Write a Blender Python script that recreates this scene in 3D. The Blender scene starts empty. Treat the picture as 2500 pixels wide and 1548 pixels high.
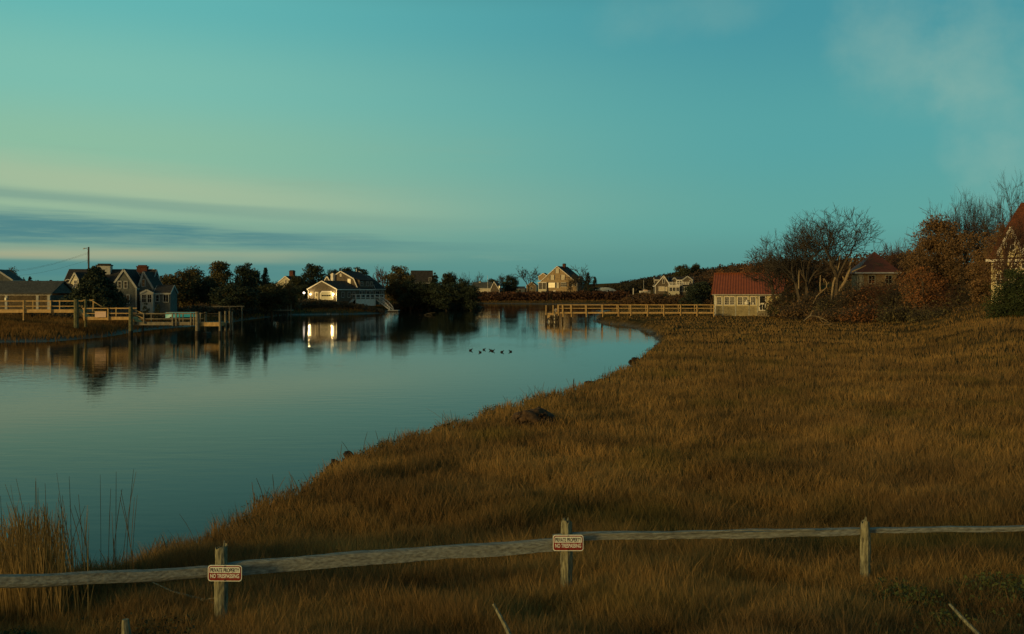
import bpy, bmesh, math, random
import numpy as np
from mathutils import Vector, Matrix, noise as mnoise

# ------------------------------------------------------------------ camera, sky, sun, exposure
scene = bpy.context.scene
C = scene.collection
H = 4.6            # eye height above the water
F = 2165.0         # focal length in units of the 2500 wide frame
CX, HY = 1250.0, 715.0
cam_d = bpy.data.cameras.new('camera')
cam = bpy.data.objects.new('camera', cam_d); C.objects.link(cam)
cam.location = (0, 0, H); cam.rotation_euler = (math.radians(90), 0, 0)
cam_d.sensor_width = 36.0; cam_d.lens = 36.0*F/2500.0
cam_d.shift_y = -59.0/2500.0
cam_d.clip_start = 0.1; cam_d.clip_end = 9000
scene.camera = cam
scene.render.engine = 'CYCLES'
scene.view_settings.view_transform = 'Standard'
scene.view_settings.look = 'None'
scene.view_settings.exposure = 0.0
scene.view_settings.gamma = 1.0

SUN_ELEV = math.radians(9.0)
SUN_AZ = (-0.80, -0.60)            # horizontal direction towards the sun, behind the viewer to the left
sun_d = bpy.data.lights.new('sun', 'SUN'); sun_d.energy = 2.3; sun_d.angle = math.radians(12)
sun_d.color = (1.0, 0.66, 0.22)
sun = bpy.data.objects.new('sun', sun_d); C.objects.link(sun)
v = Vector((SUN_AZ[0]*math.cos(SUN_ELEV), SUN_AZ[1]*math.cos(SUN_ELEV), math.sin(SUN_ELEV)))
sun.rotation_euler = v.to_track_quat('Z', 'Y').to_euler()
sun.location = v*60

def srgb(r, g, b):
    f = lambda c: (c/255/12.92) if c/255 <= 0.04045 else ((c/255+0.055)/1.055)**2.4
    return (f(r), f(g), f(b), 1)

def build_world():
    w = bpy.data.worlds.new("World"); scene.world = w; w.use_nodes = True
    nt = w.node_tree; N = nt.nodes; L = nt.links
    for n in list(N): N.remove(n)
    def val(x): return x
    def M(op, a, b=None, c=None, clamp=False):
        n = N.new('ShaderNodeMath'); n.operation = op; n.use_clamp = clamp
        for i, s in enumerate((a, b, c)):
            if s is None: continue
            if isinstance(s, (int, float)): n.inputs[i].default_value = s
            else: L.new(s, n.inputs[i])
        return n.outputs[0]
    def mixc(f, a, b):
        n = N.new('ShaderNodeMix'); n.data_type = 'RGBA'
        for s, i in ((f, 0), (a, 6), (b, 7)):
            if isinstance(s, (int, float)): n.inputs[i].default_value = s
            elif isinstance(s, tuple): n.inputs[i].default_value = s
            else: L.new(s, n.inputs[i])
        return n.outputs[2]
    def ramp(x, stops):
        n = N.new('ShaderNodeValToRGB'); r = n.color_ramp; r.interpolation = 'EASE'
        while len(r.elements) < len(stops): r.elements.new(0.5)
        for e, (p, c) in zip(r.elements, stops): e.position = p; e.color = c
        L.new(x, n.inputs[0]); return n.outputs[0]
    def mrange(x, a, b, c=0.0, d=1.0):
        n = N.new('ShaderNodeMapRange'); n.interpolation_type = 'SMOOTHSTEP'
        L.new(x, n.inputs[0])
        for i, q in enumerate((a, b, c, d)): n.inputs[i+1].default_value = q
        return n.outputs[0]
    tc = N.new('ShaderNodeTexCoord'); sep = N.new('ShaderNodeSeparateXYZ'); L.new(tc.outputs['Generated'], sep.inputs[0])
    X, Y, Z = sep.outputs
    az = M('ARCTAN2', X, Y)
    hl = M('SQRT', M('ADD', M('MULTIPLY', X, X), M('MULTIPLY', Y, Y)))
    el = M('DIVIDE', Z, M('MAXIMUM', hl, 0.02))
    # drifting noise used to break the edges of the streaks
    def noise(sx, sy, scale, detail=4, rough=0.55, off=0.0):
        cb = N.new('ShaderNodeCombineXYZ'); L.new(M('MULTIPLY', az, sx), cb.inputs[0]); L.new(M('MULTIPLY', el, sy), cb.inputs[1]); cb.inputs[2].default_value = off
        n = N.new('ShaderNodeTexNoise'); n.inputs['Scale'].default_value = scale; n.inputs['Detail'].default_value = detail; n.inputs['Roughness'].default_value = rough
        L.new(cb.outputs[0], n.inputs['Vector']); return M('SUBTRACT', n.outputs[0], 0.5)
    eln = M('DIVIDE', el, 0.5)        # ramp position 1 = el 0.5
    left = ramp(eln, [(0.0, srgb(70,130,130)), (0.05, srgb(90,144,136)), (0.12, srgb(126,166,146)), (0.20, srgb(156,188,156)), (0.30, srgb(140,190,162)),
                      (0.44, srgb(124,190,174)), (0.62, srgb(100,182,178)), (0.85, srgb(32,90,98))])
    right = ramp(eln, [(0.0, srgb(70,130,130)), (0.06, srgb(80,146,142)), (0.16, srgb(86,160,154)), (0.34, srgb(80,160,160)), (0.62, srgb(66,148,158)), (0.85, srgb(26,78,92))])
    g = mixc(mrange(az, -0.50, 0.35), left, right)
    # pale cream layer above the dark bank on the left
    wob = noise(1.6, 22, 2.2, off=3.0)
    cen = M('ADD', M('MULTIPLY', az, -0.075), 0.082)
    d = M('ABSOLUTE', M('SUBTRACT', M('ADD', el, M('MULTIPLY', wob, 0.02)), cen))
    m = M('MULTIPLY', mrange(d, 0.0, 0.032, 1, 0), mrange(az, -0.45, 0.12, 0.42, 0.0))
    g = mixc(m, g, srgb(178,190,154))
    # dim grey layer between the cream layer and the bank
    cen = M('ADD', M('MULTIPLY', az, -0.046), 0.0745)
    d = M('ABSOLUTE', M('SUBTRACT', M('ADD', el, M('MULTIPLY', noise(2.2, 40, 1.8, 5, 0.55, 33.0), 0.012)), cen))
    m = M('MULTIPLY', mrange(d, 0.001, 0.010, 1, 0), mrange(az, -0.50, 0.08, 0.6, 0.0))
    g = mixc(m, g, srgb(108,150,140))
    # dark blue bank
    cen = M('ADD', M('MULTIPLY', az, -0.028), 0.0500)
    hw = M('MAXIMUM', M('ADD', M('MULTIPLY', az, -0.026), 0.004), 0.0015)
    st = noise(2.5, 60, 2.0, 6, 0.6, 1.0)
    d = M('DIVIDE', M('ABSOLUTE', M('SUBTRACT', M('ADD', el, M('MULTIPLY', st, 0.020)), cen)), hw)
    m = M('MULTIPLY', M('MULTIPLY', mrange(d, 0.35, 1.35, 1, 0), mrange(noise(5.0, 90, 2.4, 6, 0.65, 41.0), -0.25, 0.10, 0.45, 1.0)), mrange(az, -0.40, 0.10, 0.95, 0.0))
    g = mixc(m, g, srgb(70,128,134))
    # second thin streak under the cream, and the bright gap below the bank
    cen = M('ADD', M('MULTIPLY', az, 0.004), 0.0405)
    st2 = noise(2.0, 50, 1.7, 4, 0.5, 7.0)
    d = M('ABSOLUTE', M('SUBTRACT', M('ADD', el, M('MULTIPLY', st2, 0.014)), cen))
    m = M('MULTIPLY', M('MULTIPLY', mrange(d, 0.001, 0.0105, 1, 0), mrange(noise(3.0, 18, 1.6, 4, 0.5, 21.0), -0.22, 0.12, 0.35, 1.0)), mrange(az, -0.50, -0.02, 0.85, 0.0))
    g = mixc(m, g, srgb(172,172,138))
    m = M('MULTIPLY', mrange(M('ABSOLUTE', M('SUBTRACT', el, 0.024)), 0.004, 0.011, 1, 0), mrange(az, -0.40, 0.0, 0.6, 0.0))
    g = mixc(m, g, srgb(64,128,134))
    # faint drawn out cirrus everywhere
    cir = noise(1.5, 16, 2.6, 6, 0.6, 11.0)
    m = M('MULTIPLY', mrange(cir, 0.02, 0.25), M('MULTIPLY', mrange(el, 0.01, 0.05), M('MULTIPLY', mrange(az, -0.05, 0.12, 1.0, 0.0), mrange(el, 0.10, 0.20, 0.35, 0.0))))
    g = mixc(m, g, srgb(140,172,148))
    # soft pale cloud high on the right
    cl = noise(7.0, 7.0, 1.0, 6, 0.55, 5.0)
    for (a0, e0, wa, we, am) in ((0.395, 0.250, 0.055, 0.090, 0.50), (0.510, 0.215, 0.060, 0.11, 0.60), (0.17, 0.31, 0.10, 0.035, 0.22)):
        q1 = M('DIVIDE', M('SUBTRACT', az, a0), wa); q2 = M('DIVIDE', M('SUBTRACT', el, e0), we)
        f = M('ADD', M('SUBTRACT', 1.0, M('ADD', M('MULTIPLY', q1, q1), M('MULTIPLY', q2, q2))), M('MULTIPLY', cl, 5.5))
        g = mixc(mrange(f, -0.5, 1.9, 0.0, am), g, srgb(142,180,166))
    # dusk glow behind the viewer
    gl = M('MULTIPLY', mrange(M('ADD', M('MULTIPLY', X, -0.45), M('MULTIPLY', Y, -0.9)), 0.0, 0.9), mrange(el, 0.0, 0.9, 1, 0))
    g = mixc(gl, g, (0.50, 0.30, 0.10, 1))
    sky = N.new('ShaderNodeTexSky'); sky.sky_type = 'NISHITA'; sky.sun_disc = False
    sky.sun_elevation = SUN_ELEV; sky.sun_rotation = math.atan2(SUN_AZ[0], SUN_AZ[1])
    ad = N.new('ShaderNodeBackground'); ad.inputs[1].default_value = 0.006; L.new(sky.outputs[0], ad.inputs[0])
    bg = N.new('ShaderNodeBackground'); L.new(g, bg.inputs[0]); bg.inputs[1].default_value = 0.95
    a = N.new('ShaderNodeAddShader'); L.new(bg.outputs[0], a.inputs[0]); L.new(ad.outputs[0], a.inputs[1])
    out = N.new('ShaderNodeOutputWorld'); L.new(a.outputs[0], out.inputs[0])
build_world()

# ------------------------------------------------------------------ helpers
def P(px, py, z=0.0):
    """point of the place seen at (px,py) that lies at height z"""
    Y = (H-z)*F/(py-HY); return ((px-CX)/F*Y, Y)
def at(px, Y): return (px-CX)/F*Y
def zt(py, Y): return H-(py-HY)/F*Y

def M_(name, col, rough=0.8, col2=None, scale=4.0, bump=0.0, stretch=(1,1,1), spec=0.3, emit=None, es=1.0, detail=4, metal=0.0, lo=0.35, hi=0.65, kind=None):
    m = bpy.data.materials.new(name); m.use_nodes = True; nt = m.node_tree; b = nt.nodes['Principled BSDF']; L = nt.links
    b.inputs['Roughness'].default_value = rough; b.inputs['Specular IOR Level'].default_value = spec; b.inputs['Metallic'].default_value = metal
    c1 = (*col, 1); c2 = (*(col2 or tuple(x*0.7 for x in col)), 1)
    tc = nt.nodes.new('ShaderNodeTexCoord'); mp = nt.nodes.new('ShaderNodeMapping'); mp.inputs['Scale'].default_value = stretch
    L.new(tc.outputs['Object'], mp.inputs[0])
    if kind == 'brick':
        t = nt.nodes.new('ShaderNodeTexBrick'); t.inputs['Scale'].default_value = scale
        t.inputs['Color1'].default_value = c1; t.inputs['Color2'].default_value = c2
        t.inputs['Mortar'].default_value = (*(x*0.35 for x in col), 1); t.inputs['Mortar Size'].default_value = 0.03
        # courses run along whichever horizontal axis the wall has
        sx = nt.nodes.new('ShaderNodeSeparateXYZ'); L.new(tc.outputs['Object'], sx.inputs[0])
        ad = nt.nodes.new('ShaderNodeMath'); L.new(sx.outputs[0], ad.inputs[0]); L.new(sx.outputs[1], ad.inputs[1])
        cb = nt.nodes.new('ShaderNodeCombineXYZ'); L.new(ad.outputs[0], cb.inputs[0]); L.new(sx.outputs[2], cb.inputs[1]); L.new(cb.outputs[0], t.inputs['Vector'])
        n = nt.nodes.new('ShaderNodeTexNoise'); n.inputs['Scale'].default_value = 1.3; L.new(tc.outputs['Object'], n.inputs['Vector'])
        mx = nt.nodes.new('ShaderNodeMix'); mx.data_type = 'RGBA'; mx.blend_type = 'MULTIPLY'; mx.inputs[0].default_value = 0.7
        rr = nt.nodes.new('ShaderNodeValToRGB'); rr.color_ramp.elements[0].position = .3; rr.color_ramp.elements[1].position = .7
        rr.color_ramp.elements[0].color = (.55,.55,.55,1); rr.color_ramp.elements[1].color = (1,1,1,1); L.new(n.outputs[0], rr.inputs[0])
        L.new(t.outputs['Color'], mx.inputs[6]); L.new(rr.outputs[0], mx.inputs[7]); L.new(mx.outputs[2], b.inputs['Base Color'])
        src = t.outputs['Fac']
    else:
        n = nt.nodes.new('ShaderNodeTexNoise'); n.inputs['Scale'].default_value = scale; n.inputs['Detail'].default_value = detail; n.inputs['Roughness'].default_value = 0.6
        L.new(mp.outputs[0], n.inputs['Vector'])
        r = nt.nodes.new('ShaderNodeValToRGB'); r.color_ramp.elements[0].position = lo; r.color_ramp.elements[1].position = hi
        r.color_ramp.elements[0].color = c2; r.color_ramp.elements[1].color = c1
        L.new(n.outputs[0], r.inputs[0]); L.new(r.outputs[0], b.inputs['Base Color']); src = n.outputs[0]
    if bump:
        bp = nt.nodes.new('ShaderNodeBump'); bp.inputs['Distance'].default_value = bump; bp.inputs['Strength'].default_value = 1
        L.new(src, bp.inputs['Height']); L.new(bp.outputs[0], b.inputs['Normal'])
    if emit:
        b.inputs['Emission Color'].default_value = (*emit, 1); b.inputs['Emission Strength'].default_value = es
    return m

MAT = dict(
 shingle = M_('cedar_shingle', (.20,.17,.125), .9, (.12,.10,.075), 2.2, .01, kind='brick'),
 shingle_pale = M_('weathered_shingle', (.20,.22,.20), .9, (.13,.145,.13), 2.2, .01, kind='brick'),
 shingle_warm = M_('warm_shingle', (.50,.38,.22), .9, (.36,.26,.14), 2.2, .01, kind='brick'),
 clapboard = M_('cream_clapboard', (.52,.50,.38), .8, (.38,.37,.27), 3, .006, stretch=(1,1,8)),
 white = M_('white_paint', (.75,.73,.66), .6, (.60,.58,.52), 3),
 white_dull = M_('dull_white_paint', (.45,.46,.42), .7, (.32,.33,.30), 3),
 roof = M_('asphalt_shingle', (.070,.066,.060), .95, (.035,.033,.030), 2.5, .01, kind='brick'),
 roof_grey = M_('grey_shingle_roof', (.12,.13,.12), .95, (.07,.075,.07), 2.5, .01, kind='brick'),
 brick = M_('chimney_brick', (.16,.06,.04), .9, (.10,.04,.03), 5, .01, kind='brick'),
 glass = M_('window_glass', (.015,.02,.022), .12, (.01,.012,.014), 1, spec=.6),
 curtain = M_('pale_curtain', (.62,.56,.40), .9, (.40,.35,.24), 2),
 shutter = M_('dark_shutter', (.02,.022,.022), .7),
 warmglow = M_('warm_glow', (.6,.5,.3), .6, (.4,.3,.15), 1.2, emit=(1,.72,.25), es=.55),
 lamp = M_('lamp_glow', (1,.9,.7), .5, emit=(1,.72,.28), es=26),
 globe = M_('globe_glow', (1,.9,.8), .5, emit=(1,.86,.70), es=5),
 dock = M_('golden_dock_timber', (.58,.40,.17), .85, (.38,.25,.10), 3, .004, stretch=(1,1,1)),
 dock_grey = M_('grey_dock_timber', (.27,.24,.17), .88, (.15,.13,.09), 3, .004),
 pile = M_('wet_dock_pile', (.055,.045,.030), .75, (.025,.02,.014), 5, .01),
 pile_moss = M_('mossy_post', (.17,.17,.09), .9, (.08,.085,.045), 4, .01),
 old = M_('weathered_rail', (.30,.32,.28), .9, (.12,.125,.105), 8, .006, stretch=(.5,7,7), detail=9, lo=.34, hi=.66),
 oldpost = M_('lichen_post', (.26,.255,.165), .92, (.08,.08,.05), 9, .006, stretch=(6,6,1), detail=8, lo=.38, hi=.62),
 dead = M_('bleached_wood', (.34,.27,.16), .85, (.18,.13,.075), 3, .01, stretch=(4,4,1)),
 bark = M_('grey_bark', (.10,.080,.055), .95, (.045,.036,.026), 5, .01),
 bark2 = M_('brown_bark', (.12,.075,.045), .95, (.05,.032,.020), 5, .01),
 needle = M_('dark_needles', (.066,.072,.030), .9, (.024,.032,.018), 1.0),
 needle_b = M_('blue_green_needles', (.046,.064,.036), .9, (.018,.029,.020), 1.0),
 olive = M_('olive_leaves', (.125,.104,.042), .9, (.048,.048,.023), .9),
 green = M_('evergreen_shrub_leaves', (.045,.062,.018), .9, (.014,.024,.009), 1.2),
 rust = M_('rust_leaves', (.25,.105,.036), .9, (.100,.048,.020), .8),
 brownleaf = M_('brown_leaves', (.185,.110,.048), .9, (.080,.055,.028), .8),
 twig = M_('bare_twigs', (.060,.054,.045), .95, (.030,.026,.020), 2),
 twig_red = M_('reddish_twigs', (.105,.052,.036), .95, (.05,.026,.019), 2),
 wrack = M_('dark_wrack', (.095,.058,.030), .95, (.035,.022,.012), 7, .02),
 peat = M_('dark_peat', (.040,.028,.017), .95, (.015,.011,.007), 4, .02),
 duck = M_('duck_feathers', (.020,.018,.016), .7, (.008,.008,.008), 12),
 bill = M_('duck_bill', (.09,.07,.04), .5),
 turq = M_('turquoise_hull', (.03,.46,.58), .4, (.025,.36,.46), 2, spec=.5),
 box = M_('pinkish_board', (.75,.55,.42), .8, (.62,.44,.33), 2),
 metal = M_('pale_metal', (.42,.44,.42), .45, (.30,.32,.30), 3, metal=.4),
 tent = M_('white_membrane', (.62,.68,.66), .6, (.45,.5,.48), 1),
 sign_w = M_('sign_white', (.72,.78,.72), .5, (.60,.65,.60), 30),
 sign_r = M_('sign_red', (.24,.026,.016), .5, (.16,.018,.012), 20),
 sign_k = M_('sign_black', (.030,.026,.024), .6),
 weed = M_('green_weed', (.085,.110,.032), .9, (.035,.052,.018), 6),
 weed_d = M_('dark_weed', (.055,.070,.034), .9, (.022,.030,.016), 3),
)
def red_roof():
    m = bpy.data.materials.new('red_corrugated_roof'); m.use_nodes = True; nt = m.node_tree; L = nt.links; b = nt.nodes['Principled BSDF']
    b.inputs['Roughness'].default_value = .6
    tc = nt.nodes.new('ShaderNodeTexCoord')
    n = nt.nodes.new('ShaderNodeTexNoise'); n.inputs['Scale'].default_value = 1.5; n.inputs['Detail'].default_value = 6; L.new(tc.outputs['Object'], n.inputs['Vector'])
    r = nt.nodes.new('ShaderNodeValToRGB'); r.color_ramp.elements[0].position = .3; r.color_ramp.elements[1].position = .7
    r.color_ramp.elements[0].color = (.19,.050,.016,1); r.color_ramp.elements[1].color = (.26,.070,.021,1)
    L.new(n.outputs[0], r.inputs[0]); L.new(r.outputs[0], b.inputs['Base Color'])
    return m
MAT['redroof'] = red_roof()
MAT['skirt'] = M_('tan_shingle', (.50,.43,.25), .9, (.36,.31,.18), 2.2, .01, kind='brick')
MAT['rustroof'] = M_('rust_brown_roof', (.20,.062,.024), .9, (.11,.036,.016), 2.5, .01, kind='brick')
MAT['cream'] = M_('pale_yellow_boards', (.68,.61,.36), .8, (.54,.48,.29), 3, .006, stretch=(1,1,8))

def link(name, me, mat=None, parent=None):
    o = bpy.data.objects.new(name, me); C.objects.link(o)
    if mat: me.materials.append(mat)
    if parent: o.parent = parent
    return o
def tag(o, label=None, cat=None, group=None, kind=None):
    if label: o['label'] = label
    if cat: o['category'] = cat
    if group: o['group'] = group
    if kind: o['kind'] = kind
    return o
def empty(name, loc, rz=0.0, label=None, cat=None, group=None):
    o = bpy.data.objects.new(name, None); C.objects.link(o); o.location = loc; o.rotation_euler = (0, 0, rz)
    o.empty_display_size = .3
    return tag(o, label, cat, group)

class MB:
    def __init__(s): s.v = []; s.f = []
    def add(s, vs, fs):
        n = len(s.v); s.v += [tuple(q) for q in vs]; s.f += [tuple(i+n for i in f) for f in fs]; return s
    def box(s, x0, x1, y0, y1, z0, z1):
        return s.add([(x0,y0,z0),(x1,y0,z0),(x1,y1,z0),(x0,y1,z0),(x0,y0,z1),(x1,y0,z1),(x1,y1,z1),(x0,y1,z1)],
                     [(3,2,1,0),(4,5,6,7),(0,1,5,4),(1,2,6,5),(2,3,7,6),(3,0,4,7)])
    def bar(s, p, q, w, h=None, up=(0,0,1)):
        h = h or w; p = Vector(p); q = Vector(q); d = (q-p).normalized(); u = Vector(up)
        if abs(d.dot(u)) > .98: u = Vector((0,1,0))
        a = d.cross(u).normalized(); b = a.cross(d).normalized()
        vs = []
        for c in (p, q):
            for i, j in ((-1,-1),(1,-1),(1,1),(-1,1)): vs.append(c+a*(i*w/2)+b*(j*h/2))
        return s.add(vs, [(3,2,1,0),(4,5,6,7),(0,1,5,4),(1,2,6,5),(2,3,7,6),(3,0,4,7)])
    def tube(s, pts, rs, n=6, cap=True):
        pts = [Vector(p) for p in pts]; m = len(pts); base = len(s.v); prev = None
        for i, p in enumerate(pts):
            d = (pts[min(i+1,m-1)]-pts[max(i-1,0)]).normalized()
            if prev is None:
                u = Vector((0,0,1)) if abs(d.z) < .9 else Vector((1,0,0)); a = d.cross(u).normalized()
            else:
                a = (prev-d*prev.dot(d)).normalized()
            prev = a; b = d.cross(a)
            for k in range(n):
                t = 2*math.pi*k/n; s.v.append(tuple(p+(a*math.cos(t)+b*math.sin(t))*rs[i]))
        for i in range(m-1):
            for k in range(n):
                k2 = (k+1) % n; s.f.append((base+i*n+k, base+i*n+k2, base+(i+1)*n+k2, base+(i+1)*n+k))
        if cap:
            s.f.append(tuple(base+k for k in reversed(range(n)))); s.f.append(tuple(base+(m-1)*n+k for k in range(n)))
        return s
    def prism(s, prof, b0, b1, axis='y'):
        """profile of (a,z) points, counter clockwise seen from b0, pushed from b0 to b1"""
        n = len(prof); vs = []
        for b in (b0, b1):
            for a, z in prof: vs.append((a, b, z) if axis == 'y' else (b, a, z))
        fs = [tuple(range(n)), tuple(reversed(range(n, 2*n)))]
        for i in range(n): j = (i+1) % n; fs.append((j, i, i+n, j+n))
        if axis != 'y': fs = [tuple(reversed(f)) for f in fs]
        return s.add(vs, fs)
    def build(s, name, mat, parent=None, smooth=False):
        me = bpy.data.meshes.new(name); me.from_pydata(s.v, [], s.f)
        if smooth: me.polygons.foreach_set('use_smooth', [True]*len(me.polygons))
        me.update(); return link(name, me, MAT[mat] if isinstance(mat, str) else mat, parent)

def fast_mesh(name, verts, quads=None, tris=None, mat=None, parent=None, attr=None):
    me = bpy.data.meshes.new(name)
    idx = []; st = []; tot = []; c = 0
    nq = 0 if quads is None else len(quads); nt_ = 0 if tris is None else len(tris)
    me.vertices.add(len(verts)); me.vertices.foreach_set('co', np.asarray(verts, dtype=np.float32).ravel())
    loops = np.concatenate([a.ravel() for a in (quads, tris) if a is not None]).astype(np.int32)
    starts = np.concatenate([np.arange(nq)*4, nq*4+np.arange(nt_)*3]).astype(np.int32)
    me.loops.add(len(loops)); me.loops.foreach_set('vertex_index', loops)
    me.polygons.add(nq+nt_); me.polygons.foreach_set('loop_start', starts)
    me.update(calc_edges=True)
    if attr is not None:
        a = me.attributes.new('tint', 'FLOAT', 'POINT'); a.data.foreach_set('value', attr.astype(np.float32))
    return link(name, me, mat, parent)

# ------------------------------------------------------------------ the lie of the land
def poly(pts):
    out = []
    for p in pts:
        out.append(P(p[0], p[1], p[2]) if len(p) == 3 else p)
    return np.array(out, dtype=float)
R_POLY = poly([(-900,1455,1.0),(-300,1418,1.0),(60,1392,1.25),(195,1381,1.2),(338,1331,1.12),(491,1285,1.0),(614,1223,.9),(758,1177,.85),(819,1136,.8),(870,1106,.74),
   (952,1085,.72),(1034,1065,.72),(1085,1042,.72),(1177,1014,.72),(1280,988,.72),(1362,967,.72),(1433,942,.72),(1454,921,.72),(1536,890,.75),(1556,860,.75),(1607,832,.75),
   (1612,823,.3),(1580,806,.15),(1535,796,.1),(1480,789,.1),(1450,782,.1),(1462,768,.2),(1500,757,.2),(1555,749,.2),(1600,745,.2),(90.,420.),(1500.,420.),(1500.,-30.),(-90.,-30.),(-60.,6.)])
L_POLY = poly([(-900.,60.),(-140.,84.),(0,836,0.),(130,834,0.),(260,823,0.),(330,811,0.),(400,802,0.),(480,796,0.),(565,787,0.),(650,776,0.),(700,769,0.),(790,768,0.),(880,767,0.),
   (936,765,0.),(948,759.7,0.),(1000,757.3,0.),(1120,755,0.),(1175,752.5,0.),(1180,748,0.),(1140,744,0.),(-60.,600.),(-900.,600.)])
F_POLY = poly([(-1500.,383.),(1000,740.5,0.),(1165,741,0.),(1300,742,0.),(1480,743.5,0.),(1600,744.5,0.),(400.,340.),(3000.,340.),(6000.,6500.),(-6000.,6500.)])
def sdist(Q, x, y):
    n = len(Q); d = np.full(x.shape, 1e18); inside = np.zeros(x.shape, bool)
    for i in range(n):
        ax, ay = Q[i]; bx, by = Q[(i+1) % n]; ex, ey = bx-ax, by-ay
        wx, wy = x-ax, y-ay; t = np.clip((wx*ex+wy*ey)/(ex*ex+ey*ey+1e-12), 0, 1)
        d = np.minimum(d, (wx-ex*t)**2+(wy-ey*t)**2)
        c = ((ay > y) != (by > y)) & (x < (bx-ax)*(y-ay)/((by-ay) if by != ay else 1e-9)+ax)
        inside ^= c
    d = np.sqrt(d); return np.where(inside, d, -d)
def ss(t): t = np.clip(t, 0, 1); return t*t*(3-2*t)
def wav(x, y, s, k=0.0):
    return (np.sin(x*s+1.3+k+1.7*np.sin(y*s*.61+k))+np.sin(y*s*1.13-.7+k*2+1.3*np.sin(x*s*.83+2+k))+.6*np.sin((x+y)*s*1.9+k*3)+.5*np.sin((x-y)*s*2.7+k))/3.1
def lands(x, y):
    w = np.minimum(.12+y*.004, 1.6)
    wob = wav(x, y, 1.9)*w*1.0+wav(x, y, 5.3, 2.)*w*.5
    a = sdist(R_POLY, x, y)+wob+np.clip(wav(x, y, 1.15, 5.)*1.6, -1, .25)*np.minimum(.10+y*.011, .9); b = sdist(L_POLY, x, y)+wob*.5; c = sdist(F_POLY, x, y)
    return a, b, c
# bare dark hollows in the marsh: (px, py, half width px, half height px)
HOLLOWS = [(2075,808,75,3.2),(2230,812,85,4.5),(2400,868,60,3.0),(1700,803,60,3.5),(1560,781,95,4.0),(1850,838,140,4.0),(2350,845,90,3.5)]
HOL = []
for px, py, hw, hh in HOLLOWS:
    X0, Y0 = P(px, py, .9); HOL.append((X0, Y0, hw/F*Y0, abs(P(px, py-hh, .9)[1]-Y0)))
def hollow(x, y):
    m = np.zeros(x.shape)
    for X0, Y0, a, b in HOL: m = np.maximum(m, 1-((x-X0)/a)**2-((y-Y0)/b)**2+.35*wav(x, y, 1.1))
    return np.clip(m*2, 0, 1)
def height(x, y):
    x = np.asarray(x, float); y = np.asarray(y, float)
    a, b, c = lands(x, y)
    za = -1.0+np.clip((a+1.2)/1.2, 0, 1)*1.0+ss(a/np.minimum(.35+y*.012, 2.2))*.86
    za += .10*wav(x, y, .8)*ss(a/2)+.05*wav(x, y, 2.6, 1.)*ss(a)
    za -= .30*hollow(x, y)
    za += np.clip(13-y, 0, 8)*.122*ss(a/2)+.03*np.clip(8-y, 0, 3)**2
    hillx = 40+np.clip(y-150, 0, 400)*.04
    za += 6.4*ss((x-hillx)/34)*ss((y-45)/30)
    za += 1.4*ss((x/np.maximum(y, 1)-.43)/.13)*ss((y-36)/30)*ss((118-y)/20)
    za += 1.6*np.exp(-((x-48)**2+(y-252)**2)/18**2)
    zb = -1.0+np.clip((b+5)/5, 0, 1)*1.0+ss(b/7)*.75+ss((b-5)/20)*1.15+.12*wav(x, y, .3)*ss(b/8)
    zc = -1.0+np.clip((c+6)/6, 0, 1)*1.0+ss(c/7)*1.1+2.3*ss((y-392)/26)+.3*wav(x, y, .05)*ss(c/30)
    z = np.maximum(np.maximum(za, zb), zc)
    z += 12.5*ss((x-50)/130)*ss((y-470)/170)*ss((3500-y)/1500)
    z += 6*ss((y-700)/1500)
    return z
def gz(x, y): return float(height(np.array([x]), np.array([y]))[0])

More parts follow.
